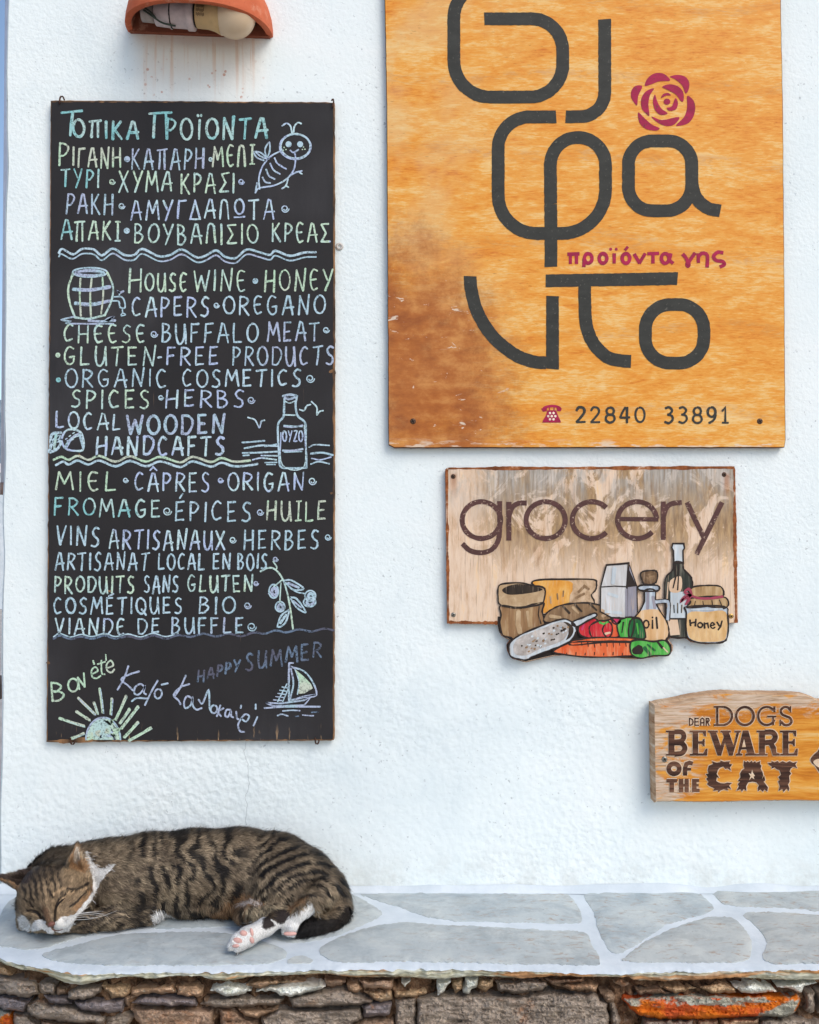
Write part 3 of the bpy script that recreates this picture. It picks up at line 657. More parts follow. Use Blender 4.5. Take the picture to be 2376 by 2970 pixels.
    for p, m, w in [([(1416, 716), (1414, 830), (1416, 930)], LI, 6), ([(1416, 716), (1440, 714)], LI, 5), ([(1424, 736), (1500, 762), (1552, 830), (1564, 896), (1480, 906), (1424, 922), (1440, 830), (1424, 736)], LI, 5), ([(1448, 750), (1470, 820), (1462, 890)], SK, 3), ([(1424, 922), (1566, 892), (1490, 902)], LI, 4.5), ([(1290, 936), (1370, 940), (1500, 922), (1536, 906), (1500, 950), (1330, 956), (1290, 936)], LI, 5), ([(1278, 966), (1400, 958), (1588, 958)], LI, 5), ([(1380, 982), (1430, 978), (1476, 980)], LI, 4), ([(1350, 1008), (1376, 1000), (1410, 1010)], LI, 4), ([(1450, 1012), (1470, 1010)], FA, 4), ([(1490, 1004), (1530, 1008), (1552, 1008)], LI, 4), ([(1540, 990), (1580, 986)], FA, 4), ([(1404, 830), (1352, 930)], SK, 3.6), ([(1420, 840), (1380, 930)], SK, 3.6)]: l.st(A4, p, m, w, len(p) < 7 or p[0][0] == 1424)
    for i in range(5): l.st(A4, [(1376 - i * 12, 848 + i * 18), (1416 - i * 10, 856 + i * 17)], LI, 3.4, False)
    l.end('sailboat_drawing')
    # hooks it hangs by
    for pts in ([(172, 300), (175, 282), (182, 280), (187, 290)], [(964, 310), (968, 296), (966, 287), (962, 292)], [(204, 2140), (206, 2156), (213, 2158), (218, 2150)], [(914, 2140), (916, 2156), (923, 2156), (926, 2146)]):
        m2 = MB(); q = catmull(pts, 4); tube(m2, P(q[:, 0], q[:, 1], -TB - .0025), .0012, 6); m2.build('hook', M_RUST, root, True)
build_chalkboard()

# ------------------------------------------------------------------ screws
M_STEEL = plain('zinc_screw', srgb(150, 145, 135), .4, .15, 300, .9, .5)
M_BRASS = plain('brass_screw', srgb(205, 165, 95), .4, .15, 300, .8, .5)
M_DARK = plain('dark_recess', srgb(30, 26, 24), .8, .2)
M_OLDSCREW = plain('browned_screw', srgb(98, 74, 58), .55, .2, 300, .6, .4)
def screw(root, px, py, depth, r_px, mat, name='screw'):
    mb = MB(); c = P(px, py, -depth); r = r_px * .0005
    lathe(mb, [(-.003, r * .6), (0, r), (.0007, r * .92), (.0011, r * .5), (.0012, .00005)], c, (0, -1, 0), 18)
    for a in (25, 115):
        w = math.radians(a); u = np.array([math.cos(w), 0, math.sin(w)]); v = np.array([-math.sin(w), 0, math.cos(w)])
        q = [c + u * r * s * .62 + v * r * t * .14 + np.array([0, -.0014 - (.00005 if a > 90 else 0), 0]) for s, t in ((-1, -1), (1, -1), (1, 1), (-1, 1))]
        mb.add(q, [(0, 1, 2, 3)], 1)
    mb.build(name, [mat, M_DARK], root, True)

# ------------------------------------------------------------------ plywood shop sign
def plywood_mat():
    n = NT('varnished_plywood', .5, .3)
    X = n.xyz(); x, z = X[0], X[2]
    a = n.noise(1, 5, .62, .5, n.map((5.5, 1, 19)))
    b = n.noise(1, 4, .6, .3, n.map((30, 1, 110)))
    c = n.noise(1, 3, .6, .2, n.map((70, 1, 520)))
    m2 = n.noise(1, 9, .80, .7, n.map((22, 1, 85)))
    f = n.math('ADD', n.math('MULTIPLY', a, .30), n.math('ADD', n.math('MULTIPLY', b, .12), n.math('ADD', n.math('MULTIPLY', c, .22), n.math('MULTIPLY', m2, .36))))
    col = n.ramp(f, [(.39, srgb(206, 112, 22)), (.455, srgb(228, 146, 46)), (.51, srgb(233, 163, 68)), (.545, srgb(236, 184, 106)), (.62, srgb(240, 204, 144))])
    # paler, drier upper left corner
    pl = n.math('MULTIPLY', n.math('SUBTRACT', 1.0, n.smooth(x, -.03, .22)), n.smooth(n.noise(7, 4, .6), .42, .6))
    col = n.mix(n.math('MULTIPLY', pl, .55), col, srgb(226, 186, 128))
    # short dark pores
    p = n.math('MULTIPLY', n.smooth(n.noise(1, 2, .5, 0, n.map((95, 1, 620))), .64, .72), n.smooth(n.noise(14, 2), .4, .6))
    col = n.mix(n.math('MULTIPLY', p, .45), col, srgb(130, 72, 30))
    # long dark growth lines
    gl = n.node('ShaderNodeTexWave', wave_type='BANDS', bands_direction='Z'); gl.inputs['Scale'].default_value = 2.6
    gl.inputs['Distortion'].default_value = 9; gl.inputs['Detail'].default_value = 3; gl.inputs['Detail Scale'].default_value = .7
    n.t.links.new(n.map((.45, 1, 1)), gl.inputs['Vector'])
    col = n.mix(n.math('MULTIPLY', n.math('MULTIPLY', n.smooth(gl.outputs['Fac'], .90, 1.0), n.smooth(m2, .45, .6)), .4), col, srgb(186, 98, 24))
    # varnish worn through to brown in the lower left
    cx, cz = float(P(1180, 1090)[0]), float(P(1180, 1090)[2])
    dx = n.math('DIVIDE', n.math('SUBTRACT', x, cx), .155); dz = n.math('DIVIDE', n.math('SUBTRACT', z, cz), .215)
    sh = n.math('ADD', dx, n.math('MULTIPLY', dz, .75))
    r = n.math('ADD', n.math('POWER', sh, 2.0), n.math('MULTIPLY', n.math('POWER', n.math('SUBTRACT', dz, n.math('MULTIPLY', dx, .45)), 2.0), .75))
    edge = n.math('ADD', r, n.math('MULTIPLY', n.math('SUBTRACT', n.noise(20, 9, .74), .5), 3.4))
    worn = n.math('SUBTRACT', 1.0, n.smooth(edge, .1, 1.9))
    wv = n.noise(1, 5, .65, 0, n.map((24, 1, 46)))
    wc = n.ramp(n.math('ADD', n.math('MULTIPLY', wv, .6), n.math('MULTIPLY', n.noise(9, 4), .4)), [(.36, srgb(136, 66, 28)), (.5, srgb(172, 98, 44)), (.64, srgb(208, 144, 80))])
    col = n.mix(n.math('MULTIPLY', worn, .94), col, wc)
    # pale scuffs inside the worn patch and along the bottom
    sc = n.math('MULTIPLY', n.smooth(n.noise(1, 4, .7, 1.0, n.map((26, 1, 75))), .64, .68), n.smooth(worn, .3, .7))
    zb = float(P(1700, 1298)[2])
    sb = n.math('MULTIPLY', n.smooth(n.noise(1, 4, .6, 0, n.map((30, 1, 140))), .5, .6), n.math('SUBTRACT', 1.0, n.smooth(z, zb + .002, zb + .014)))
    col = n.mix(n.math('MAXIMUM', n.math('MULTIPLY', sc, .85), n.math('MULTIPLY', sb, .8)), col, srgb(226, 208, 186))
    return n.out(col, n.bump(n.math('ADD', b, c), .18, .0008), n.ramp(worn, [(0, .42), (1, .7)]))
M_PLY = plywood_mat()
M_PLYEDGE = plain('plywood_edge', srgb(92, 54, 30), .7, .3, 50, stretch=(1, 1, 8))
def worn_paint(name, c, chip, dens=.68):
    n = NT(name, .6, .3)
    f = n.noise(1, 4, .6, 0, n.map((40, 1, 90)))
    lo = tuple(x * .8 for x in c[:3]) + (1,); hi = tuple(min(1, x * 1.35) for x in c[:3]) + (1,)
    col = n.ramp(f, [(.3, lo), (.7, hi)])
    col = n.mix(n.math('MULTIPLY', n.smooth(n.noise(230, 4, .7), dens, dens + .05), .8), col, chip)
    return n.out(col, n.bump(f, .15, .0006))
M_LETTER = worn_paint('charcoal_sign_paint', srgb(50, 50, 46), srgb(100, 97, 88), .62)
M_ROSE = worn_paint('crimson_sign_paint', srgb(158, 20, 66), srgb(110, 50, 50), .58)
TP, DP = .012, -(.012 + .0004)
def build_plywood():
    root = thing('shop_sign', P(1700, 1299, -.004), 'large orange plywood sign with rounded charcoal letters, a rose and phone number', 'sign')
    mb = MB()
    o = rpoly([(1113, -130, 8), (2263, -130, 8), (2272, 300), (2280, 1298, 7), (1127, 1299, 5), (1121, 300)], 5)
    o = resample(o, 24); o = o + RNG.normal(size=o.shape) * .35
    board(mb, o, TP, .003, 2.2, 0, 1, .0012)
    mb.build('board', [M_PLY, M_PLYEDGE], root)
    A, B = T(1100, 0, 1.3519), T(1100, 650, 1.3519)
    W = 37.0
    def letter(*strokes):
        m = MB()
        for pts, cl in strokes:
            q = resample(pts, 7, cl) if not cl else resample(pts, 9, True)
            q = q + RNG.normal(size=q.shape) * .28
            m.ribbon(q, W, DP, 0, closed=cl, rough=.012)
        m.build('letter', M_LETTER, root)
    letter((A(rpoly([(412, 73), (720, 73, 122), (720, 380, 128), (293, 380, 142), (293, -62, 130), (560, -62)], 12)), False))
    letter((A(rpoly([(885, 75), (885, 457, 96), (732, 457)], 12)), False))
    letter((A(rpoly([(695, 458), (467, 458, 122), (467, 915, 150), (888, 915, 172), (888, 538, 112), (671, 538, 112), (673, 800)], 14)), False), (A([(673, 800), (674, 920), (674, 1046)]), False))
    letter((A(rpoly([(978, 552, 92), (1226, 552, 92), (1226, 826, 100), (978, 826, 92)], 12, True)), True), (A(catmull([(1226, 640), (1229, 730), (1250, 784), (1290, 816), (1338, 826)], 8)), False))
    letter((B(catmull([(357, 203), (362, 262), (388, 350), (445, 440), (530, 510), (600, 538), (656, 544)], 8)), False), (B([(680, 282), (680, 420), (680, 568)]), False))
    letter((B([(653, 222), (900, 218), (1170, 213)]), False), (B(catmull([(806, 238), (807, 300), (812, 392), (840, 466), (890, 518), (940, 534), (988, 538)], 8)), False))
    letter((B(rpoly([(1044, 315, 98), (1274, 315, 98), (1274, 545, 98), (1044, 545, 98)], 12, True)), True))
    # rose
    m = MB()
    for q in [[(1042, 336), (1052, 308), (1078, 288), (1108, 286), (1130, 298), (1140, 316), (1100, 318), (1068, 330)], [(1140, 300), (1170, 293), (1200, 300), (1216, 322), (1214, 350), (1202, 366), (1188, 334), (1160, 310)],
              [(1032, 338), (1006, 336), (990, 354), (988, 380), (1000, 402), (1012, 412), (1016, 376)], [(1078, 346), (1046, 358), (1028, 388), (1030, 424), (1048, 446), (1060, 452), (1056, 410), (1062, 374)],
              [(1110, 340), (1140, 330), (1172, 338), (1192, 360), (1194, 394), (1184, 396), (1166, 372), (1140, 356)], [(1082, 370), (1074, 396), (1082, 430), (1104, 450), (1132, 444), (1108, 426), (1092, 400)],
              [(1106, 384), (1114, 368), (1134, 364), (1144, 374), (1126, 374)], ell(1129, 398, 13, 12, 14), [(1162, 384), (1172, 404), (1164, 428), (1140, 434), (1128, 422), (1148, 416)],
              [(1208, 376), (1232, 392), (1240, 424), (1230, 462), (1206, 486), (1164, 492), (1196, 458), (1208, 420)], [(1068, 456), (1110, 470), (1176, 458), (1160, 486), (1128, 494), (1092, 480)],
              [(1016, 440), (1020, 478), (1044, 504), (1084, 512), (1100, 502), (1070, 488), (1040, 462)]]:
        m.poly(A(catmull(q, 4, True)), DP, 0)
    m.build('rose', M_ROSE, root)
    # small red words
    m = MB()
    def st(pts, w=10.5, curve=True, closed=False): m.ribbon(B(catmull(pts, 6, closed) if curve else pts), w, DP, 0, closed=closed, rough=.04)
    st([(738, 118), (786, 116)], 10.5, False); st([(750, 120), (750, 156)], 10, False); st([(774, 120), (774, 156)], 10, False)
    for cx, w in ((820, 1), (878, 0), (968, 0)): st(ell(cx, 134, 15, 19, 18), 10.5, False, True)
    st([(804, 134), (803, 168)], 10, False)
    st([(922, 114), (922, 154)], 10, False); st([(964, 102), (976, 88)], 8, False)
    for x in (908, 930): m.poly(B(ell(x, 98, 6, 6, 10)), DP, 0)
    st([(1000, 116), (1022, 154)], 10, False); st([(1044, 114), (1020, 154)], 10, False)
    st([(1052, 116), (1098, 114)], 10, False); st([(1074, 116), (1074, 154)], 10, False)
    st(ell(1122, 134, 15, 19, 18), 10.5, False, True); st([(1144, 114), (1140, 140), (1154, 154)], 10)
    st([(1190, 116), (1202, 130), (1212, 150)], 10.5); st([(1240, 112), (1228, 128), (1208, 158)], 10.5); m.poly(B(ell(1211, 158, 11, 14, 16)), DP, 0)
    st([(1252, 114), (1252, 152)], 10, False); st([(1252, 128), (1266, 114), (1284, 118), (1288, 134), (1286, 170)], 10.5)
    st([(1350, 112), (1328, 110), (1312, 126), (1322, 142), (1346, 146), (1354, 158), (1336, 168)], 10.5)
    m.build('lettering', M_ROSE, root)
    # telephone and number
    m = MB()
    m.ribbon(B(catmull([(640, 730), (652, 718), (680, 713), (704, 718), (712, 728)], 5)), 7.5, DP, 0); m.poly(B([(636, 722), (658, 722), (658, 733), (642, 736)]), DP, 0); m.poly(B([(696, 721), (716, 724), (712, 734), (698, 733)]), DP, 0)
    m.poly(B([(660, 730), (694, 730), (702, 752), (712, 772), (712, 778), (640, 778), (642, 770), (654, 750)]), DP, 0)
    for i in range(6): a = i * math.pi / 3; m.poly(B(ell(677 + 14 * math.cos(a), 753 + 14 * math.sin(a), 5, 5, 8)), DP - .0003, 1)
    m.poly(B(ell(677, 753, 5, 5, 8)), DP - .0003, 1); m.poly(B([(666, 716), (670, 716), (670, 730), (666, 730)]), DP, 0); m.poly(B([(684, 716), (688, 716), (688, 730), (684, 730)]), DP, 0)
    m.build('telephone_emblem', [M_ROSE, plain('pale_dial', srgb(238, 210, 190), .6)], root)
    m = MB()
    word(m, B, '22840', 772, 1044, 718, 778, 6.5, DP, 0, jit=.01, gap=.34, rough=.05, cap=.2)
    word(m, B, '33891', 1118, 1370, 718, 780, 6.5, DP, 0, jit=.01, gap=.34, rough=.05, cap=.2)
    m.build('phone_number', M_LETTER, root)
    for x, y in ((133, 773), (1493, 773)):
        c = B([(x, y)])[0]; screw(root, c[0], c[1], TP, 8.5, M_OLDSCREW)
build_plywood()

# ------------------------------------------------------------------ grocery sign
def streaked(name, c1, c2, c3=None, stretch=(95, 1, 13), chip=None):
    n = NT(name, .72, .2)
    f = n.noise(1, 5, .65, .3, n.map(stretch))
    col = n.ramp(f, [(.3, c1), (.52, c2), (.7, c3 or c2)])
    fine = n.noise(1, 3, .6, 0, n.map((420, 1, 26)))
    col = n.mix(n.math('MULTIPLY', n.smooth(fine, .56, .66), .35), col, chip or srgb(206, 178, 150))
    return n.out(col, n.bump(fine, .2, .0006))
def grocery_mat():
    n = NT('weathered_cream_paint', .75, .2)
    X = n.xyz(); x, z = X[0], X[2]
    f = n.noise(1, 8, .75, .5, n.map((70, 1, 12)))
    col = n.ramp(f, [(.3, srgb(192, 152, 118)), (.42, srgb(220, 188, 158)), (.54, srgb(232, 206, 182)), (.68, srgb(238, 200, 152))])
    worn = n.smooth(n.noise(1, 7, .7, .8, n.map((22, 1, 16))), .44, .50)
    tz0, tz1 = float(P(1600, 1440)[2]), float(P(1600, 1640)[2])
    mid = n.math('MULTIPLY', n.smooth(z, tz1 - .03, tz1 + .06), n.smooth(x, float(P(1330, 1500)[0]), float(P(1480, 1500)[0])))
    wm = n.math('MULTIPLY', worn, mid)
    wcol = n.ramp(n.noise(1, 4, .6, 0, n.map((190, 1, 40))), [(.35, srgb(130, 102, 72)), (.65, srgb(186, 152, 108))])
    col = n.mix(n.math('MULTIPLY', wm, .9), col, wcol)
    grey = n.math('MULTIPLY', n.smooth(z, tz0 - .05, tz0 + .045), n.smooth(n.noise(1, 6, .68, .5, n.map((20, 1, 7))), .40, .54))
    col = n.mix(n.math('MULTIPLY', grey, .72), col, n.ramp(n.noise(1, 3, .6, 0, n.map((260, 1, 18))), [(.35, srgb(136, 132, 124)), (.65, srgb(196, 196, 194))]))
    fine = n.noise(1, 3, .6, 0, n.map((380, 1, 22)))
    col = n.mix(n.math('MULTIPLY', n.smooth(fine, .55, .68), .42), col, srgb(146, 112, 84))
    # rust runs below the top screws
    st = 0.0
    for sx in (1315, 2102):
        x0, z0 = float(P(sx, 1382)[0]), float(P(sx, 1382)[2])
        d = n.math('SUBTRACT', 1.0, n.smooth(n.math('ABSOLUTE', n.math('SUBTRACT', x, x0)), .001, .007))
        r = n.math('MULTIPLY', d, n.math('MULTIPLY', n.smooth(z, z0 - .04, z0 - .005), n.math('SUBTRACT', 1.0, n.smooth(z, z0, z0 + .006))))
        st = r if isinstance(st, float) else n.math('MAXIMUM', st, r)
    col = n.mix(n.math('MULTIPLY', st, .6), col, srgb(156, 92, 44))
    return n.out(col, n.bump(fine, .25, .0007))
M_GROC = grocery_mat()
def rustborder():
    n = NT('rust_brown_border', .75, .2)
    f = n.noise(1, 4, .65, 0, n.map((60, 1, 60)))
    return n.out(n.ramp(f, [(.3, srgb(88, 48, 28)), (.48, srgb(138, 78, 42)), (.6, srgb(168, 104, 62)), (.68, srgb(214, 190, 168))]), n.bump(f, .2, .0006))
M_BORD = rustborder()
M_INK = worn_paint('black_brown_outline', srgb(42, 32, 28), srgb(120, 96, 78), .7)
M_PLUM = worn_paint('plum_brown_paint', srgb(84, 54, 50), srgb(196, 168, 146), .605)
PAL = {
 'sacking': streaked('painted_sacking', srgb(126, 92, 62), srgb(156, 120, 84), srgb(186, 156, 116)),
 'sack_dark': streaked('painted_sack_inside', srgb(40, 34, 30), srgb(58, 48, 40), srgb(80, 66, 54)),
 'sack_pale': streaked('painted_sack_fold', srgb(164, 132, 96), srgb(186, 156, 120), srgb(208, 182, 146), (60, 1, 45)),
 'cheese': streaked('painted_yellow_cheese', srgb(208, 130, 44), srgb(226, 160, 72), srgb(236, 196, 126), (50, 1, 20)),
 'toast': streaked('painted_toast', srgb(146, 112, 80), srgb(204, 172, 138), srgb(222, 196, 166), (70, 1, 55)),
 'loaf': streaked('painted_loaf', srgb(112, 86, 62), srgb(142, 112, 82), srgb(176, 146, 112)),
 'carton': streaked('painted_carton', srgb(184, 178, 172), srgb(206, 204, 202), srgb(226, 226, 228)),
 'carton_side': streaked('painted_carton_side', srgb(126, 122, 130), srgb(150, 146, 156), srgb(176, 170, 176)),
 'cork': streaked('painted_cork', srgb(82, 60, 44), srgb(116, 90, 66), srgb(178, 146, 112), (60, 1, 60)),
 'glass': streaked('painted_pale_glass', srgb(138, 146, 158), srgb(178, 188, 198), srgb(212, 220, 226)),
 'oil': streaked('painted_oil', srgb(204, 152, 96), srgb(222, 180, 132), srgb(234, 206, 172)),
 'bottle': streaked('painted_bottle_glass', srgb(40, 42, 38), srgb(58, 60, 54), srgb(120, 116, 104), (150, 1, 10)),
 'foil': streaked('painted_label', srgb(176, 184, 190), srgb(200, 208, 212), srgb(222, 226, 228)),
 'shine': streaked('painted_shine', srgb(206, 170, 138), srgb(222, 190, 160), srgb(230, 206, 180)),
 'lid': streaked('painted_jar_lid', srgb(146, 112, 72), srgb(184, 150, 106), srgb(212, 184, 144)),
 'honey': streaked('painted_honey', srgb(198, 148, 84), srgb(222, 182, 130), srgb(236, 204, 150), (60, 1, 24)),
 'scoop': streaked('painted_scoop', srgb(166, 172, 176), srgb(198, 204, 208), srgb(226, 230, 232)),
 'grain': streaked('painted_grain', srgb(150, 140, 132), srgb(182, 174, 168), srgb(216, 208, 202), (70, 1, 60)),
 'tomato': streaked('painted_tomato', srgb(176, 32, 46), srgb(204, 48, 56), srgb(214, 90, 84)),
 'pepper': streaked('painted_red_pepper', srgb(206, 62, 36), srgb(222, 96, 58), srgb(230, 130, 90)),
 'pink': streaked('painted_radish', srgb(184, 34, 84), srgb(204, 60, 100), srgb(214, 100, 120)),
 'green': streaked('painted_light_green', srgb(52, 150, 52), srgb(84, 176, 76), srgb(128, 196, 110)),
 'green_dark': streaked('painted_dark_green', srgb(24, 76, 40), srgb(36, 98, 54), srgb(60, 124, 76)),
 'carrot': streaked('painted_carrot', srgb(214, 84, 40), srgb(226, 112, 66), srgb(234, 148, 104), (110, 1, 30)),
 'string': plain('painted_string', srgb(158, 66, 84), .7),
}
TG, DG = .010, -(.010 + .0004)
def build_grocery():
    root = thing('grocery_sign', P(1720, 1905, -.004), 'weathered cream grocery sign with painted food along its cut-out bottom edge', 'sign')
    Cc, E = T(1250, 1320, 1.8158), T(1400, 1600, 2.3)
    top = rpoly([(85, 888, 10), (75, 66, 14), (1604, 58, 14), (1619, 884, 6), (1566, 886), (1564, 960), (1540, 990), (1450, 997), (1372, 986), (1340, 958), (1290, 964), (1250, 966), (1276, 1004), (1274, 1036), (1240, 1056), (1130, 1070), (1080, 1076), (960, 1066), (800, 1066), (700, 1054), (650, 1058), (560, 1078), (500, 1092), (424, 1072), (404, 1036), (398, 1000), (416, 976), (372, 952), (360, 930), (352, 892)], 4)
    o = resample(Cc(top), 7)
    mb = MB(); board(mb, o, TG, .004, 1.5, 0, 1, .001)
    mb.build('board', [M_GROC, M_BORD], root)
    m = MB()
    for a, b, w in (((92, 70), (1600, 66), 10.5), ((1598, 72), (1608, 884), 9.5), ((84, 74), (92, 884), 8.5), ((90, 880), (362, 884), 9.5)):
        p = np.linspace(0, 1, 80)[:, None] * (np.array(b) - np.array(a)) + np.array(a)
        wv = w * np.clip(.8 + .5 * (vnoise(np.arange(80) * .23 + a[0], np.zeros(80), 4) - .5) * 2 + .1 * RNG.normal(size=80), .15, 1.3)
        m.ribbon(Cc(p), wv, DG + .0002, 0)
    m.build('painted_border', M_BORD, root)
    m = MB(); w = 14.5
    st = lambda pts, cl=False, ww=w: m.ribbon(Cc(pts), ww, DG, 0, closed=cl, rough=.035)
    st(ell(266, 342, 101, 97, 44), True); st(catmull([(362, 242), (362, 400), (350, 460), (316, 500), (262, 514), (206, 502), (166, 466)], 8))
    st([(411, 246), (411, 340), (411, 450)]); st(catmull([(411, 320), (430, 274), (462, 254), (505, 252)], 8))
    st(ell(605, 342, 103, 97, 44), True); st(ell(848, 342, 103, 97, 36, 42, 318))
    st(ell(1087, 342, 103, 97, 36, 40, 356)); st([(990, 336), (1090, 337), (1199, 338)], False, 12.5)
    st([(1225, 244), (1225, 340), (1225, 446)]); st(catmull([(1225, 320), (1244, 274), (1276, 254), (1322, 250)], 8))
    st([(1350, 248), (1392, 340), (1440, 438)]); st([(1534, 248), (1470, 380), (1400, 522)])
    m.build('lettering', M_PLUM, root)
    lay = [0]
    def item(name, fills, lines=(), label=None, smooth=True):
        lay[0] += 1; d = DG - .00012 - .00035 * lay[0]
        mats, mm = [M_INK], MB()
        for i, (tr, key, pts, *opt) in enumerate(fills):
            mt = PAL[key] if key in PAL else M_INK
            if mt not in mats: mats.append(mt)
            q = np.asarray(pts, float)
            q = catmull(q, 4, True) if 'h' not in opt else q
            mm.poly(tr(q), d - .00002 * i, mats.index(mt))
            if 'n' not in opt: 
                z = tr(q); mm.ribbon(np.vstack([z, z[:1]]), 4.6, d - .0002, 0, closed=True, rough=.22)
        for tr, key, wd, pts, *opt in lines:
            mt = PAL[key] if key in PAL else M_INK
            if mt not in mats: mats.append(mt)
            mm.ribbon(tr(catmull(pts, 5) if 's' in opt else pts), wd, d - .00025, mats.index(mt), rough=.15, cap=.3)
        mm.build(name, mats, root)
    item('painted_dark_base', [(Cc, 'ink', [(352, 850), (352, 892), (360, 934), (420, 974), (398, 1000), (408, 1040), (430, 1068), (500, 1086), (560, 1072), (650, 1052), (800, 1060), (1080, 1070), (1240, 1050), (1270, 1030), (1268, 1000), (1240, 964), (1340, 952), (1374, 980), (1450, 991), (1540, 984), (1558, 958), (1556, 880)], 'h', 'n')])  # brown-black paint filling the cut-out behind the food
    item('painted_toast', [(E, 'toast', [(330, 212), (380, 188), (560, 184), (738, 186), (760, 214), (754, 256), (726, 290), (724, 360), (400, 420), (400, 280)]), (E, 'cheese', [(330, 212), (376, 192), (560, 194), (606, 220), (604, 262), (586, 290), (576, 352), (500, 362), (410, 410), (402, 350), (420, 262)], 'n')],
         [(E, 'toast', 3, [(606, 220), (604, 262), (586, 290), (582, 350)]), (E, 'loaf', 8, [(640, 270), (680, 230), (710, 250)]), (E, 'loaf', 7, [(620, 310), (680, 280)]), (E, 'toast', 5, [(452, 300), (456, 345)]), (E, 'loaf', 3.4, [(498, 280), (502, 318)]), (E, 'loaf', 3.4, [(540, 262), (538, 300)])])
    item('painted_sack', [(E, 'sacking', [(120, 360), (250, 372), (400, 340), (398, 400), (414, 480), (410, 600), (250, 600), (190, 574), (134, 556), (116, 480), (124, 420)]), (E, 'sack_pale', [(104, 244), (130, 216), (250, 208), (330, 226), (414, 246), (408, 330), (392, 350), (250, 376), (120, 356), (104, 300)]), (E, 'sack_dark', [(132, 252), (180, 226), (250, 216), (330, 230), (402, 252), (330, 274), (200, 288), (146, 276)], 'n')],
         [(E, 'sack_pale', 14, [(240, 400), (236, 480), (250, 540)]), (E, 'sack_pale', 8, [(300, 400), (310, 500)]), (E, 'sack_dark', 4, [(124, 362), (180, 372), (260, 378)]), (E, 'sack_dark', 3, [(380, 360), (372, 420), (390, 480)])])
    item('painted_loaf', [(E, 'loaf', [(414, 432), (450, 392), (540, 354), (700, 342), (830, 372), (890, 412), (880, 442), (760, 470), (560, 480), (420, 470)])], [(E, 'sack_dark', 6, [(536, 364), (580, 410)]), (E, 'sack_dark', 6, [(616, 352), (662, 400)]), (E, 'sack_dark', 5, [(716, 348), (762, 392)]), (E, 'toast', 8, [(790, 390), (840, 412), (800, 430)]), (E, 'sack_pale', 9, [(450, 430), (520, 440)]), (E, 'sack_pale', 7, [(600, 370), (640, 410)])])
    item('painted_milk_carton', [(E, 'carton', [(826, 90), (972, 80), (962, 232), (958, 446), (860, 440), (786, 400), (788, 236)], 'h'), (E, 'carton_side', [(980, 84), (1030, 232), (1034, 432), (960, 448), (964, 236)], 'h'), (E, 'ink', [(978, 120), (1026, 226), (962, 230)], 'h', 'n')],
         [(E, 'ink', 3, [(790, 236), (880, 230), (962, 234), (1030, 226)]), (E, 'ink', 5, [(826, 88), (900, 84), (978, 76)]), (E, 'carton_side', 5, [(960, 250), (958, 430)]), (E, 'foil', 10, [(880, 110), (870, 210)]), (E, 'foil', 8, [(840, 280), (900, 300)]), (E, 'foil', 9, [(820, 400), (930, 410)])])
    item('painted_wine_bottle', [(Cc, 'bottle', [(1282, 566), (1326, 566), (1332, 600), (1372, 646), (1378, 700), (1370, 800), (1354, 946), (1336, 962), (1262, 956), (1244, 900), (1232, 760), (1236, 650), (1274, 606)]), (Cc, 'foil', [(1270, 488), (1274, 466), (1332, 466), (1336, 490), (1328, 504), (1330, 568), (1280, 568), (1278, 504)], 'h'), (Cc, 'foil', [(1262, 722), (1352, 718), (1346, 862), (1262, 862)], 'h', 'n'), (Cc, 'shine', [(1246, 866), (1300, 866), (1312, 946), (1262, 950)], 'h', 'n'), (Cc, 'shine', [(1262, 660), (1318, 640), (1316, 716), (1260, 718)], 'n')],
         [(Cc, 'ink', 4, [(1286, 580), (1290, 640), (1276, 700)]), (Cc, 'ink', 4, [(1306, 580), (1304, 650), (1300, 710)]), (Cc, 'ink', 4, [(1262, 862), (1346, 862)]), (Cc, 'bottle', 4, [(1280, 790), (1282, 830)]), (Cc, 'bottle', 4, [(1300, 780), (1300, 832)]), (Cc, 'bottle', 4, [(1322, 790), (1320, 830)]), (Cc, 'shine', 3, [(1250, 670), (1244, 760), (1250, 860)])])
    item('painted_oil_bottle', [(E, 'glass', [(1084, 258), (1150, 258), (1154, 330), (1182, 392), (1232, 472), (1242, 556), (1204, 596), (1080, 592), (1064, 500), (1012, 452), (1050, 396), (1080, 330)]), (E, 'oil', [(1050, 396), (1180, 390), (1228, 472), (1238, 556), (1204, 592), (1080, 590), (1066, 500), (1018, 454)], 'n'), (E, 'glass', [(1050, 226), (1168, 226), (1166, 262), (1052, 258)]), (E, 'cork', [(1054, 150), (1080, 130), (1160, 130), (1162, 196), (1130, 218), (1080, 216), (1064, 190)])],
         [(E, 'glass', 9, [(1158, 334), (1222, 330), (1242, 350), (1236, 452)], 's'), (E, 'ink', 3, [(1160, 322), (1226, 318), (1252, 344), (1248, 460)], 's'), (E, 'ink', 3, [(1168, 346), (1214, 344), (1226, 356), (1224, 420)], 's'), (E, 'carton_side', 10, [(1104, 270), (1100, 380)]), (E, 'carton_side', 8, [(1136, 300), (1150, 376)])]
         + [(E, 'ink', 5, ell(1092, 484, 18, 25, 18).tolist() + [ell(1092, 484, 18, 25, 18).tolist()[0]]), (E, 'ink', 5, [(1134, 456), (1134, 512)]), (E, 'ink', 5, [(1134, 436), (1134, 442)]), (E, 'ink', 5, [(1160, 438), (1166, 512)])])
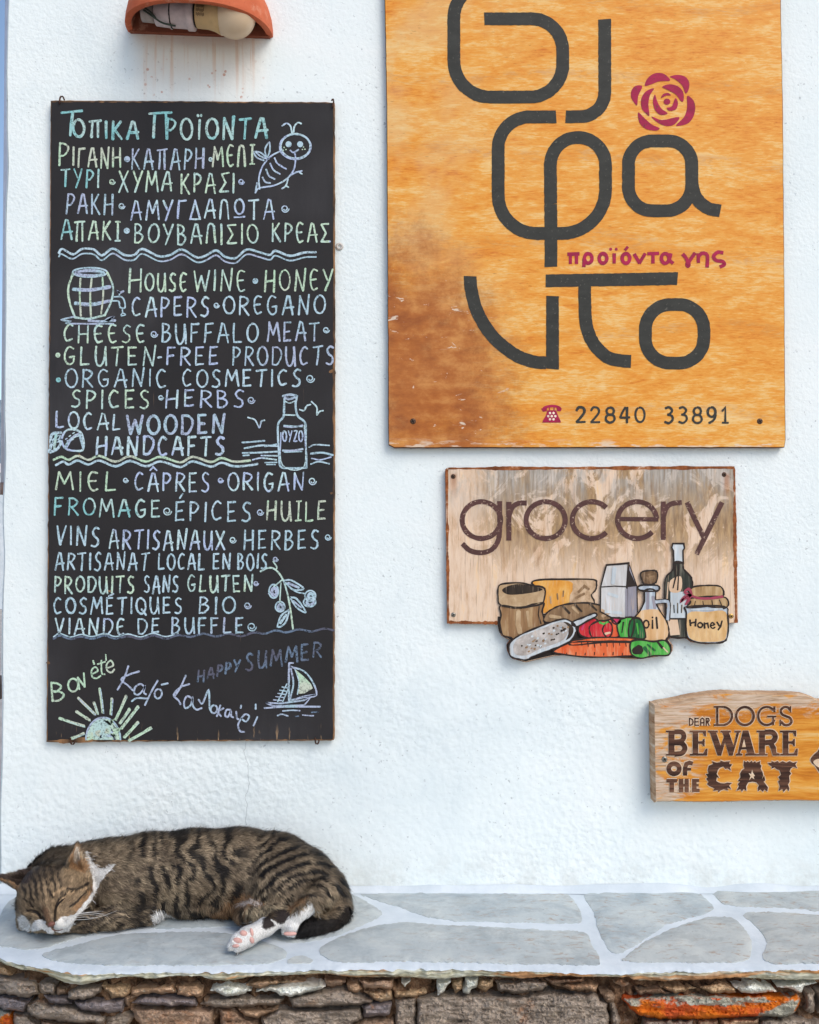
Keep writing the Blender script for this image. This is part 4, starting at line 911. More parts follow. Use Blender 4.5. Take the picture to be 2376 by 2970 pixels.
    item('painted_honey_jar', [(E, 'glass', [(1366, 366), (1610, 366), (1636, 424), (1636, 560), (1600, 604), (1500, 610), (1420, 602), (1364, 560), (1360, 410)]), (E, 'honey', [(1370, 412), (1500, 402), (1624, 404), (1628, 558), (1594, 596), (1500, 602), (1426, 596), (1372, 556)], 'n'), (E, 'lid', [(1396, 310), (1600, 300), (1642, 346), (1608, 378), (1500, 366), (1366, 374), (1388, 340)]), (E, 'lid', [(1394, 242), (1480, 226), (1590, 234), (1602, 300), (1500, 314), (1400, 300)])],
         [(E, 'string', 7, [(1382, 288), (1440, 310), (1520, 312), (1600, 300)], 's'), (E, 'string', 7, [(1384, 290), (1350, 270), (1376, 250), (1392, 286), (1340, 320), (1326, 330), (1350, 300), (1390, 292), (1356, 352)], 's'), (E, 'sack_dark', 3, [(1420, 330), (1414, 366)]), (E, 'sack_dark', 3, [(1470, 330), (1474, 362)]), (E, 'sack_dark', 3, [(1530, 326), (1536, 364)]), (E, 'sack_dark', 3, [(1580, 322), (1596, 360)]), (E, 'foil', 5, [(1392, 386), (1600, 382)]),
          (E, 'ink', 5, [(1384, 456), (1388, 494)]), (E, 'ink', 5, [(1384, 478), (1420, 470)]), (E, 'ink', 5, [(1424, 450), (1420, 496)]), (E, 'ink', 4.5, ell(1452, 490, 16, 16, 14).tolist() + [ell(1452, 490, 16, 16, 14).tolist()[0]]), (E, 'ink', 5, [(1480, 474), (1482, 510)]), (E, 'ink', 5, [(1482, 482), (1502, 478), (1508, 510)]),
          (E, 'ink', 4.5, [(1524, 494), (1548, 486), (1532, 474), (1520, 494), (1534, 512), (1552, 504)], 's'), (E, 'ink', 5, [(1564, 470), (1580, 496)]), (E, 'ink', 5, [(1598, 462), (1588, 500), (1572, 522)])])
    item('painted_tomato', [(E, 'tomato', [(650, 482), (700, 446), (762, 452), (770, 500), (740, 572), (662, 562), (638, 522)]), (E, 'pepper', [(850, 452), (900, 488), (912, 560), (840, 578), (800, 520)]), (E, 'pink', [(866, 446), (922, 446), (902, 482), (872, 476)]), (E, 'tomato', [(720, 492), (780, 462), (850, 472), (866, 520), (842, 572), (742, 576), (714, 532)])],
         [(E, 'green', 6, [(780, 472), (806, 482), (836, 470)]), (E, 'green', 5, [(806, 480), (802, 504)]), (E, 'pink', 8, [(680, 470), (664, 520)]), (E, 'shine', 6, [(820, 548), (850, 540)])])
    item('painted_green_pepper', [(E, 'green', [(898, 482), (940, 446), (1010, 448), (990, 574), (920, 572)]), (E, 'green_dark', [(1000, 448), (1058, 456), (1088, 570), (1030, 582), (980, 574), (976, 500)])], [(E, 'ink', 4, [(940, 470), (930, 540)]), (E, 'ink', 4, [(984, 460), (972, 530)]), (E, 'green', 5, [(1030, 480), (1040, 550)])])
    item('painted_carrot', [(E, 'carrot', [(586, 598), (700, 578), (800, 572), (1000, 576), (1046, 588), (1030, 604), (800, 606), (600, 624)]), (E, 'carrot', [(474, 662), (600, 606), (800, 600), (994, 602), (1000, 650), (992, 694), (720, 704), (530, 684)])],
         [(E, 'ink', 2.6, [(660 + 42 * i, 604), (664 + 42 * i, 626 + 6 * (i % 3))]) for i in range(8)] + [(E, 'ink', 2.6, [(560 + 62 * i, 690), (562 + 62 * i, 676 - 5 * (i % 2))]) for i in range(7)])
    item('painted_cucumber', [(E, 'green', [(990, 602), (1060, 590), (1140, 600), (1212, 592), (1252, 636), (1240, 690), (1140, 694), (1056, 712), (994, 684)])], [(E, 'ink', 26, [(1012, 664), (1050, 652)]), (E, 'ink', 7, [(1168, 602), (1200, 642)]), (E, 'green_dark', 8, [(1080, 640), (1120, 690)]), (E, 'green_dark', 6, [(1100, 620), (1150, 660)]), (E, 'shine', 4, [(1206, 640), (1234, 670)])])
    rs = np.random.default_rng(4)
    grains = []
    for i in range(56):
        u, v = rs.uniform(-1, 1, 2)
        if u * u + v * v > 1: continue
        c = np.array([400 + u * 168 - v * 20, 580 - u * 74 + v * 62])
        grains.append((E, ('sack_dark', 'loaf', 'sack_dark', 'foil')[i % 4], rs.uniform(3.5, 6), [c, c + rs.uniform(4, 11) * np.array([1, -.5])]))
    item('painted_scoop', [(E, 'scoop', [(596, 472), (680, 436), (748, 410), (760, 430), (700, 462), (628, 500)]), (E, 'scoop', [(180, 616), (240, 562), (380, 500), (520, 452), (580, 460), (622, 500), (616, 556), (560, 612), (440, 660), (330, 702), (290, 722), (220, 712), (182, 690)]), (E, 'sack_dark', [(540, 470), (576, 476), (606, 510), (598, 556), (550, 604), (572, 550), (566, 500)], 'n'), (E, 'grain', [(212, 610), (260, 566), (400, 512), (520, 470), (570, 500), (566, 550), (520, 600), (380, 650), (300, 690), (230, 690), (206, 660)], 'n')], grains + [(E, 'foil', 6, [(320, 690), (470, 640), (580, 586)], 's')])
    for (x, y), mt in (((118, 112), M_OLDSCREW), ((1545, 102), M_OLDSCREW), ((119, 841), M_STEEL), ((1582, 848), M_BRASS)):
        c = Cc([(x, y)])[0]; screw(root, c[0], c[1], TG, 7, mt)
build_grocery()

# ------------------------------------------------------------------ carved wooden cat sign
def rustic_mat():
    n = NT('oiled_old_timber', .6, .25)
    X = n.xyz(); x, z = X[0], X[2]
    wob = n.math('MULTIPLY', n.math('SUBTRACT', n.noise(6, 2), .5), .03)
    cmb = n.node('ShaderNodeCombineXYZ'); n.set(cmb.inputs[0], x); n.set(cmb.inputs[2], n.math('ADD', z, wob))
    v = cmb.outputs[0]
    a = n.noise(1, 7, .62, .4, n.map((6, 1, 42), vec=v)); c = n.noise(1, 4, .65, .2, n.map((22, 1, 330), vec=v))
    f = n.math('ADD', n.math('MULTIPLY', a, .65), n.math('MULTIPLY', c, .35))
    col = n.ramp(f, [(.34, srgb(168, 92, 18)), (.46, srgb(204, 126, 34)), (.56, srgb(222, 154, 60)), (.66, srgb(226, 182, 112))])
    # bleached areas to the left and along the crest
    zt = float(P(2150, 2040)[2]); xl, xr = float(P(1890, 2200)[0]), float(P(2080, 2200)[0])
    bl = n.math('MAXIMUM', n.math('SUBTRACT', 1.0, n.smooth(x, xl, xr)), n.math('MULTIPLY', n.smooth(z, zt - .03, zt + .01), .9))
    nb = n.smooth(n.math('ADD', n.noise(1, 8, .72, .8, n.map((15, 1, 60), vec=v)), n.math('MULTIPLY', n.math('SUBTRACT', bl, .5), .15)), .46, .58)
    grey = n.ramp(c, [(.35, srgb(150, 128, 104)), (.52, srgb(204, 184, 162)), (.7, srgb(218, 208, 198))])
    col = n.mix(n.math('MULTIPLY', nb, n.math('MULTIPLY', n.smooth(bl, .05, .5), .85)), col, grey)
    cr = n.math('MULTIPLY', n.smooth(n.noise(1, 3, .6, .3, n.map((9, 1, 260), vec=v)), .68, .73), .7)
    col = n.mix(cr, col, srgb(90, 50, 24))
    return n.out(col, n.bump(n.math('ADD', n.math('MULTIPLY', c, .8), a), .4, .0016))
M_RUSTIC = rustic_mat()
def carved_mat():
    n = NT('burnt_carving', .7, .2)
    f = n.noise(1, 4, .65, .5, n.map((9, 1, 150)))
    return n.out(n.ramp(f, [(.36, srgb(50, 32, 25)), (.52, srgb(84, 55, 42)), (.64, srgb(118, 82, 62))]), n.bump(f, .4, .001))
M_CARVE = carved_mat()
M_HALO = streaked('pale_sanded_rim', srgb(206, 170, 130), srgb(222, 194, 164), srgb(230, 212, 190), (14, 1, 200))
TC, DC = .030, -(.030 + .0004)
def build_cat_sign():
    root = thing('cat_sign', P(2150, 2326, -.005), 'thick honey coloured timber sign warning dogs to beware of the cat', 'sign')
    D = T(1800, 1950, 2.995)
    o = catmull([(284, 300), (292, 284), (340, 266), (480, 240), (640, 206), (820, 180), (920, 174), (1100, 180), (1300, 182), (1500, 186), (1640, 202), (1740, 246), (1900, 252), (2060, 206), (2300, 190), (2560, 210), (2700, 300), (2712, 700), (2700, 1110), (2500, 1128), (2200, 1120), (1900, 1128), (1400, 1120), (800, 1134), (420, 1128), (312, 1130), (298, 1118), (292, 900), (286, 600)], 5, True)
    o = resample(D(o), 9); o = o + RNG.normal(size=o.shape) * .35
    mb = MB(); board(mb, o, TC, .004, 4.5, 0, 1, .004)
    mb.build('board', [M_RUSTIC, streaked('timber_edge', srgb(146, 106, 74), srgb(186, 152, 120), srgb(214, 196, 174), (14, 14, 120), srgb(120, 82, 54))], root)
    def carve(fn, name='lettering', halo=True):
        m = MB()
        if halo: fn(m, 5.5, DC + .0002, 1)
        fn(m, 0, DC - .0003, 0)
        m.build(name, [M_CARVE, M_HALO], root)
    rb = lambda m, pts, w, g, d, mt, cl=False: m.ribbon(D(pts), w / 2.995 + g, d, mt, closed=cl)
    def grown(pts, g):
        q = np.asarray(pts, float); a = np.sum(q[:, 0] * np.roll(q[:, 1], -1) - np.roll(q[:, 0], -1) * q[:, 1])
        t = np.roll(q, -1, 0) - np.roll(q, 1, 0); t /= np.maximum(np.hypot(t[:, 0], t[:, 1]), 1e-6)[:, None]
        nn = np.stack([t[:, 1], -t[:, 0]], -1) * (1 if a > 0 else -1)
        return q + nn * g * 1.5
    def pg(m, pts, g, d, mt): m.poly(D(grown(pts, g)), d, mt)
    def dear(m, g, d, mt):
        for p in ([(600, 396), (600, 464)], [(606, 400), (626, 412), (632, 432), (624, 454), (604, 460)], [(648, 396), (648, 464)], [(648, 400), (680, 400)], [(648, 430), (678, 430)], [(648, 460), (682, 460)],
                  [(698, 464), (698, 408), (712, 398), (726, 408), (726, 464)], [(700, 438), (724, 438)], [(746, 464), (746, 400), (766, 402), (772, 416), (764, 430), (748, 432)], [(756, 432), (772, 464)]): rb(m, p, 11, g, d, mt)
    def dogs(m, g, d, mt):
        for p, w in (([(842, 300), (842, 462)], 20), ([(812, 300), (905, 300)], 16), ([(812, 458), (905, 458)], 16), (ell(890, 379, 80, 78, 24, -82, 82), 20), (ell(1272, 379, 74, 79, 30, 24, 322), 20), ([(1328, 382), (1328, 458)], 16), ([(1276, 384), (1354, 384)], 15), ([(1338, 296), (1338, 346)], 20),
                     (catmull([(1474, 330), (1456, 306), (1420, 304), (1394, 330), (1404, 364), (1440, 382), (1474, 398), (1486, 432), (1462, 456), (1424, 456), (1396, 428)], 6), 22), ([(1478, 294), (1478, 348)], 14), ([(1390, 412), (1390, 464)], 14)): rb(m, p, w, g * .7, d, mt)
        rb(m, ell(1082, 380, 76, 78, 36), 22, g * .7, d, mt, True)
    def beware(m, g, d, mt):
        R = lambda x0, y0, x1, y1: pg(m, [(x0, y0), (x1, y0), (x1, y1), (x0, y1)], g * .7, d, mt)
        def E_(x):
            R(x + 24, 508, x + 72, 722); pg(m, [(x, 506), (x + 140, 506), (x + 140, 556), (x + 126, 556), (x + 112, 524), (x, 522)], g * .7, d, mt); pg(m, [(x, 724), (x + 150, 724), (x + 154, 664), (x + 138, 664), (x + 118, 704), (x, 708)], g * .7, d, mt)
            pg(m, [(x + 70, 600), (x + 106, 598), (x + 118, 578), (x + 128, 578), (x + 128, 642), (x + 118, 642), (x + 106, 622), (x + 70, 620)], g * .7, d, mt)
        R(418, 508, 470, 722); R(396, 506, 500, 522); R(398, 708, 500, 724)
        rb(m, catmull([(470, 518), (530, 520), (552, 556), (530, 596), (470, 606)], 6), 42, g, d, mt); rb(m, catmull([(470, 612), (534, 618), (560, 660), (534, 702), (470, 712)], 6), 44, g, d, mt)
        E_(604)
        pg(m, [(760, 506), (846, 506), (846, 522), (832, 524), (872, 640), (900, 560), (886, 524), (870, 522), (870, 506), (960, 506), (960, 522), (944, 524), (984, 640), (1010, 524), (992, 522), (992, 506), (1046, 506), (1046, 522), (1032, 524), (976, 724), (944, 724), (910, 610), (876, 724), (844, 724), (778, 524), (760, 522)], g * .7, d, mt)
        pg(m, [(1064, 506), (1112, 506), (1166, 706), (1184, 708), (1184, 724), (1086, 724), (1086, 708), (1104, 704), (1096, 670), (1050, 670), (1040, 704), (1060, 708), (1060, 724), (1004, 724), (1004, 708), (1020, 704)], g * .7, d, mt)
        if not g: pg(m, [(1074, 580), (1090, 650), (1056, 650)], 0, d - .0003, 1)
        R(1206, 508, 1256, 722); R(1184, 506, 1280, 522); R(1186, 708, 1278, 724)
        rb(m, catmull([(1256, 520), (1320, 522), (1346, 560), (1322, 602), (1256, 612)], 6), 44, g, d, mt)
        pg(m, [(1276, 606), (1326, 606), (1350, 650), (1356, 700), (1384, 706), (1384, 724), (1324, 724), (1306, 660)], g * .7, d, mt)
        E_(1388)
    def of_the(m, g, d, mt):
        rb(m, ell(466, 838, 46, 44, 26), 40, g, d, mt, True)
        rb(m, [(562, 896), (562, 830), (574, 796), (600, 786), (628, 794)], 36, g, d, mt); rb(m, [(548, 842), (614, 842)], 24, g, d, mt)
        for p, w in (([(402, 942), (492, 942)], 32), ([(446, 942), (446, 1040)], 40), ([(528, 926), (528, 1040)], 38), ([(576, 926), (576, 1040)], 36), ([(528, 982), (576, 982)], 24), ([(642, 926), (642, 1040)], 40), ([(626, 940), (684, 940)], 28), ([(642, 982), (680, 982)], 22), ([(626, 1026), (688, 1026)], 28)): rb(m, p, w, g * .8, d, mt)
    def cat(m, g, d, mt):
        pg(m, [(768, 812), (806, 796), (794, 772), (836, 786), (870, 780), (868, 766), (900, 778), (952, 772), (944, 796), (972, 800), (952, 826), (962, 856), (928, 834), (914, 842), (894, 818), (860, 832), (846, 852), (836, 884), (858, 918), (838, 912), (832, 944), (848, 954), (870, 964), (906, 966), (930, 958), (970, 962), (944, 984), (966, 1018), (930, 1002), (936, 1028), (900, 1016), (870, 1026), (852, 1044), (848, 1024), (806, 1030), (816, 1008), (772, 990), (752, 970), (766, 954), (744, 924), (762, 912), (742, 884), (766, 880), (758, 850)], g, d, mt)
        pg(m, [(1074, 768), (1092, 782), (1106, 770), (1120, 784), (1140, 768), (1150, 784), (1170, 772), (1180, 786), (1216, 770), (1212, 800), (1226, 812), (1218, 836), (1236, 870), (1240, 900), (1228, 930), (1250, 900), (1258, 940), (1244, 950), (1282, 1000), (1276, 1036), (1250, 1016), (1240, 1038), (1216, 1018), (1196, 1034), (1194, 1004), (1204, 980), (1180, 956), (1150, 950), (1110, 956), (1092, 990), (1096, 1030), (1070, 1014), (1056, 1038), (1044, 1016), (1008, 1030), (1030, 990), (1020, 970), (1040, 950), (1022, 944), (1044, 910), (1040, 880), (1056, 850), (1078, 836), (1070, 806)], g, d, mt)
        if not g: pg(m, [(1144, 846), (1152, 876), (1170, 900), (1156, 906), (1164, 930), (1140, 914), (1118, 938), (1130, 904), (1114, 876), (1136, 884)], 0, d - .0003, 1)
        pg(m, [(1292, 804), (1280, 786), (1310, 788), (1314, 772), (1340, 782), (1366, 770), (1380, 786), (1410, 772), (1440, 786), (1470, 772), (1500, 786), (1536, 776), (1520, 802), (1536, 832), (1500, 822), (1480, 836), (1470, 862), (1484, 880), (1466, 900), (1470, 950), (1456, 976), (1468, 1010), (1462, 1032), (1444, 1010), (1418, 1040), (1408, 1012), (1374, 1032), (1386, 990), (1370, 944), (1388, 936), (1372, 910), (1396, 890), (1382, 850), (1356, 842), (1340, 826), (1312, 838), (1316, 818)], g, d, mt)
    for fn in (dear, dogs, beware, of_the, cat): carve(fn)
    def face(m, g, d, mt):
        pg(m, catmull([(1652, 756), (1680, 716), (1716, 684), (1740, 640), (1790, 560), (1830, 640), (1900, 650), (1970, 640), (2010, 560), (2060, 650), (2120, 740), (2100, 830), (2040, 900), (1900, 960), (1780, 930), (1716, 850), (1690, 810), (1664, 790)], 4, True), g, d, mt)
        if not g: m.poly(D(catmull([(1676, 776), (1720, 752), (1780, 760), (1790, 800), (1740, 828), (1700, 812)], 4, True)), d - .0003, 1)
    carve(face, 'cat_head_carving')
    c = D([(383, 756)])[0]; screw(root, c[0], c[1], TC, 8.5, M_STEEL)
build_cat_sign()

# ------------------------------------------------------------------ clay wall lamp
def clay_mat(name, c1, c2):
    n = NT(name, .85, .2)
    f = n.noise(14, 7, .68, .4); g = n.noise(130, 5, .7)
    col = n.ramp(f, [(.32, c1), (.68, c2)])
    col = n.mix(n.math('MULTIPLY', n.smooth(n.noise(46, 5, .7), .55, .68), .4), col, srgb(214, 160, 132))
    col = n.mix(n.math('MULTIPLY', n.smooth(g, .64, .7), .6), col, srgb(120, 60, 42))
    return n.out(col, n.bump(g, .45, .0014))
def build_lamp():
    root = thing('wall_lamp', P(582, 100, 0), 'terracotta half-round wall lamp with a bare bulb in its open underside', 'wall lamp')
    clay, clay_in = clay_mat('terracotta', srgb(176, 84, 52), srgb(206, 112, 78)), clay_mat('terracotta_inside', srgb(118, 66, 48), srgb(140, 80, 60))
    c = P(582, 100, 0); x0, z0 = float(c[0]), float(c[2]); a0, b0, H = .1065, .098, .105
    tilt = math.radians(2.2)
    def shell(grow, hs, n=40):
        rows = []
        for h in hs:
            k = math.sqrt(max(0.02, 1 - (max(h, 0) / (H + grow)) ** 2))
            r = []
            for i in range(n + 1):
                w = math.pi * i / n
                cx = (a0 + grow) * k * math.copysign(abs(math.cos(w)) ** .86, math.cos(w)); cy = -(b0 + grow) * k * math.sin(w) ** .92
                r.append((x0 + cx * math.cos(tilt) + h * math.sin(tilt), cy - .0005, z0 + h - cx * math.sin(tilt)))
            rows.append(r)
        return rows
    mb = MB(); n = 40
    out = shell(0, [0, .01, .025, .04, .055, .07, .083, .094, .102, .1045]); inn = shell(-.009, [-.0, .012, .03, .05, .065, .08, .09, .0945])
    def grid(rows, mat, flip):
        b = mb.add([p for r in rows for p in r], [])
        for j in range(len(rows) - 1):
            for i in range(n):
                f = (b + j * (n + 1) + i, b + j * (n + 1) + i + 1, b + (j + 1) * (n + 1) + i + 1, b + (j + 1) * (n + 1) + i)
                mb.f.append(f if flip else f[::-1]); mb.m.append(mat)
        mb.f.append(tuple(b + (len(rows) - 1) * (n + 1) + i for i in range(n + 1))); mb.m.append(mat)
    grid(out, 0, False); grid(inn, 1, True)
    mid = [tuple((np.array(p) + np.array(q)) / 2 + np.array([0, 0, -.0022])) for p, q in zip(out[0], inn[0])]
    b = mb.add(out[0] + mid + inn[0], [])
    for r in (0, 1):
        for i in range(n): mb.f.append((b + r * (n + 1) + i, b + r * (n + 1) + i + 1, b + (r + 1) * (n + 1) + i + 1, b + (r + 1) * (n + 1) + i)); mb.m.append(0)
    mb.build('shade', [clay, clay_in], root, True)
    # back plate with its lower lip
    m = MB()
    hs = [(-1, -.003), (1, -.003), (1, .006), (.97, .03), (.85, .06), (.5, .09), (-.5, .09), (-.85, .06), (-.97, .03), (-1, .006)]
    pts = [(x0 + (a0 - .004) * u * math.cos(tilt), z0 + h - (a0 - .004) * u * math.sin(tilt)) for u, h in hs]
    f = [(p[0], -.0085, p[1]) for p in pts]; k = [(p[0], -.0008, p[1]) for p in pts]; N = len(pts)
    m.add(f + k, [tuple(range(N))] + [(i, N + i, N + (i + 1) % N, (i + 1) % N) for i in range(N)])
    m.build('back_plate', clay_in, root)
    porc = plain('ceramic_holder', srgb(196, 178, 176), .45, .08, 90, 0, .4)
    ax = np.array([math.cos(tilt + .02), -.02, -math.sin(tilt + .02)])
    org = P(452, 36, -.045)
    m = MB(); lathe(m, [(0, .012), (.001, .018), (.02, .0195), (.022, .0215), (.024, .0195), (.046, .020), (.047, .0225), (.0555, .0225), (.0565, .016)], org, ax, 28); HO = m.build('holder', porc, root, True)
    m = MB(); lathe(m, [(-.020, .010), (-.019, .0135), (-.002, .0145), (0, .010)], org, ax, 20); m.build('terminal_block', plain('grey_terminal', srgb(160, 148, 140), .6), root, True)
    m = MB(); lathe(m, [(.0225, .0206), (.0245, .0206)], org, ax, 24); lathe(m, [(.0572, .0175), (.060, .0175)], org, ax, 24); m.build('sealing_ring', M_DARK, HO, True)
    m = MB(); q = catmull([org + ax * -.014 + [0, -.013, -.004], org + ax * .0 + [0, -.016, -.014], org + ax * .012 + [0, -.012, -.020], org + ax * .03 + [0, -.006, -.021]], 6); tube(m, q, .0014, 8)
    q = catmull([org + ax * -.02 + [0, -.012, .004], org + ax * -.006 + [0, -.017, -.006], org + ax * .004 + [0, -.016, -.016]], 6); tube(m, q, .0013, 8); m.build('wire', plain('dark_green_wire', srgb(52, 62, 52), .5), root, True)
    bulbm = NT('opal_bulb', .35, .5); bulbm.out(bulbm.ramp(bulbm.noise(20), [(.3, srgb(212, 184, 150)), (.7, srgb(222, 198, 168))]))
    neckm = plain('bulb_collar', srgb(206, 172, 122), .45, .06, 60, 0, .4)
    R = .0305; cg = .112
    m = MB(); lathe(m, [(.058, .0165), (.060, .0185), (.075, .0192), (.084, .0215), (.094, .0262)], org, ax, 32); BC = m.build('bulb_collar', neckm, root, True)
    m = MB(); prof = [(.0942, .0262)] + [(cg - R * math.cos(t), R * math.sin(t)) for t in np.linspace(math.acos(min(1, (cg - .0955) / R)), math.pi - .02, 16)]
    lathe(m, prof, org, ax, 36); m.build('bulb', bulbm.mat, root, True)
    # faint printed marks on the collar
    m = MB()
    for i in range(7):
        for j in range(3):
            d = .062 + .0017 * i; a = -1.25 + .30 * j + RNG.uniform(-.05, .05); rr = .0196
            u = np.cross(ax, [0, 0, 1.0]); u /= np.linalg.norm(u); w = np.cross(ax, u)
            def q(dd, aa):
                v = np.array([0, -math.cos(aa + 1.0), -math.sin(aa + 1.0) * 1.0]); v -= ax * (v @ ax); v /= np.linalg.norm(v); return org + ax * dd + v * rr
            m.add([q(d, a), q(d + .0009, a), q(d + .0009, a + .2), q(d, a + .2)], [(0, 1, 2, 3)])
    m.build('bulb_print', plain('grey_print', srgb(120, 96, 70), .6), BC)
    s = MB(); lathe(s, [(0, .0055), (.002, .005), (.003, .0005)], P(732, 70, -.0086), (0, -1, 0), 14); s.build('screw', M_DARK, root, True)
build_lamp()

# ------------------------------------------------------------------ wall plug beside the chalkboard
def build_plug():
    m = MB(); lathe(m, [(-.003, .006), (0, .0055), (.0008, .0045), (.0008, .0022), (-.004, .002)], P(985, 714, -.0015), (0, -1, 0), 16)
    o = m.build('wall_plug', plain('old_wall_plug', srgb(196, 190, 184), .7), None, True)
    tag(o, 'small empty wall plug right beside the edge of the chalkboard', 'wall plug')
build_plug()

# ------------------------------------------------------------------ stone bench
from mathutils.geometry import delaunay_2d_cdt
ZB = .45
EDGE = np.array([(-107, 2586), (-104, 2630), (-92, 2680), (-70, 2722), (-40, 2752), (0, 2772), (54, 2789), (108, 2798), (180, 2812), (252, 2819), (288, 2817), (360, 2814), (620, 2814), (700, 2812), (850, 2809), (980, 2807), (1100, 2806), (1240, 2804), (1391, 2806), (1525, 2810), (1697, 2816), (1755, 2817), (1812, 2818), (1850, 2814), (2010, 2812), (2376, 2805), (2500, 2803), (2700, 2803), (3400, 2803)], float)
UNDER = np.array([(-107, 2600), (-92, 2700), (-40, 2775), (0, 2796), (25, 2806), (61, 2818), (95, 2820), (130, 2832), (165, 2850), (190, 2859), (237, 2861), (270, 2857), (320, 2842), (381, 2835), (430, 2845), (517, 2834), (570, 2833), (620, 2848), (655, 2851), (700, 2843), (735, 2836), (790, 2836), (860, 2832), (960, 2830), (1010, 2838), (1075, 2841), (1140, 2840), (1200, 2842), (1260, 2846), (1310, 2844), (1370, 2836), (1430, 2837), (1520, 2843), (1600, 2836), (1660, 2829), (1730, 2832), (1756, 2818), (1812, 2820), (1836, 2848), (1900, 2850), (2060, 2848), (2120, 2842), (2250, 2846), (2376, 2848), (2700, 2848), (3400, 2846)], float)
def yf(px): 
    px = np.asarray(px, float); return PZ(px, np.interp(px, EDGE[:, 0], EDGE[:, 1]), ZB)[..., 1]
def limewash():
    n = NT('limewashed_mortar', .85, .2)
    f = n.noise(14, 4, .6); g = n.noise(160, 4, .6)
    col = n.ramp(f, [(.3, srgb(194, 204, 211)), (.7, srgb(220, 227, 232))])
    return n.out(col, n.bump(n.math('ADD', g, n.math('MULTIPLY', n.noise(45, 3), .8)), .35, .0022))
M_LIME = limewash()
def slate_edge():
    n = NT('layered_slate_edge', .75, .25)
    d = n.noise(7, 3, .5)
    X = n.xyz(); cmb = n.node('ShaderNodeCombineXYZ'); n.set(cmb.inputs[0], X[0]); n.set(cmb.inputs[1], X[1]); n.set(cmb.inputs[2], n.math('ADD', X[2], n.math('MULTIPLY', d, .03)))
    f = n.noise(1, 5, .65, .3, n.map((16, 16, 190), vec=cmb.outputs[0])); g = n.noise(1, 3, .6, .2, n.map((7, 7, 80), loc=(3, 1, 2), vec=cmb.outputs[0]))
    col = n.ramp(f, [(.34, srgb(118, 106, 84)), (.46, srgb(176, 172, 146)), (.58, srgb(204, 204, 186)), (.7, srgb(222, 226, 218))])
    col = n.mix(n.math('MULTIPLY', n.smooth(g, .52, .6), .85), col, srgb(190, 132, 78))
    return n.out(col, n.bump(f, .6, .003))
M_SLEDGE = slate_edge()
def flag_mat():
    n = NT('grey_flagstone', .7, .3)
    a = n.noise(16, 8, .74, .4); b = n.noise(1, 5, .66, .6, n.map((60, 140, 1), rot=(0, 0, .18)))
    col = n.ramp(a, [(.32, srgb(156, 168, 174)), (.5, srgb(182, 191, 193)), (.68, srgb(202, 208, 206))])
    X = n.xyz(); right = n.smooth(X[0], -.1, .25)
    oi = n.node('ShaderNodeObjectInfo').outputs['Random']
    col = n.mix(n.math('MULTIPLY', oi, .35), col, srgb(178, 172, 160))
    col = n.mix(n.math('MULTIPLY', n.smooth(n.noise(22, 7, .72, .5), .5, .64), .35), col, srgb(136, 142, 144))
    col = n.mix(n.math('MULTIPLY', n.smooth(n.noise(190, 3, .6), .66, .72), .5), col, srgb(106, 98, 90))
    br = n.math('MULTIPLY', n.smooth(b, .54, .68), n.math('ADD', n.math('MULTIPLY', right, .5), .2))
    col = n.mix(br, col, srgb(158, 134, 114))
    col = n.mix(n.math('MULTIPLY', n.smooth(b, .36, .28), .4), col, srgb(188, 200, 208))
    return n.out(col, n.bump(n.math('ADD', b, n.math('MULTIPLY', n.noise(240, 3), .4)), .4, .0018))
M_FLAG = flag_mat()
def stone_mat(name, c, rust=0.0, lichen=.25, moss=None):
    n = NT(name, .85, .2)
    X = n.xyz()
    a = n.noise(34, 8, .74, .3); s = n.noise(1, 6, .7, .4, n.map((30, 30, 230))); g = n.noise(190, 6, .75)
    f = n.math('ADD', n.math('MULTIPLY', a, .45), n.math('ADD', n.math('MULTIPLY', s, .3), n.math('MULTIPLY', g, .25)))
    k = lambda m: tuple(min(1, x * m) for x in c[:3]) + (1,)
    col = n.ramp(f, [(.36, k(.6)), (.46, k(1.35)), (.55, k(2.0)), (.66, k(3.0))])
    if rust: col = n.mix(n.math('MULTIPLY', n.smooth(n.noise(19, 5, .65, .6), .60 - rust * .2, .72 - rust * .2), .6), col, srgb(160, 112, 76))
    if lichen: col = n.mix(n.math('MULTIPLY', n.math('MULTIPLY', n.smooth(n.noise(90, 4, .7), .56, .64), n.smooth(n.noise(17, 3), .46, .6)), lichen * 2.4, clamp=True), col, srgb(196, 180, 156))
    if moss: col = n.mix(n.smooth(n.math('ADD', n.math('MULTIPLY', n.noise(1, 5, .6, .6, n.map((11, 11, 42))), 1.0), n.math('MULTIPLY', n.noise(70, 3), .12)), .50, .56), col, n.mix(n.smooth(n.noise(30, 4), .42, .58), srgb(214, 116, 30), srgb(200, 90, 44)))
    return n.out(col, n.bump(n.math('ADD', n.math('MULTIPLY', s, .8), n.math('ADD', a, n.math('MULTIPLY', g, .6))), .8, .0032))
SM = {'g': stone_mat('brown_grey_stone', srgb(124, 113, 102), .1), 'p': stone_mat('mauve_grey_stone', srgb(112, 104, 104), .1, .15), 'b': stone_mat('earth_brown_stone', srgb(126, 106, 88), .25), 'r': stone_mat('rusty_stone', srgb(132, 110, 92), .4),
      'o': stone_mat('orange_lichen_stone', srgb(138, 136, 124), .3, .2, True), 'w': stone_mat('pale_slate_chip', srgb(188, 190, 180), .1, .1), 't': stone_mat('tan_stone', srgb(156, 132, 104), .25, .3), 'x': stone_mat('crumbling_mortar', srgb(150, 124, 100), .3, .5)}
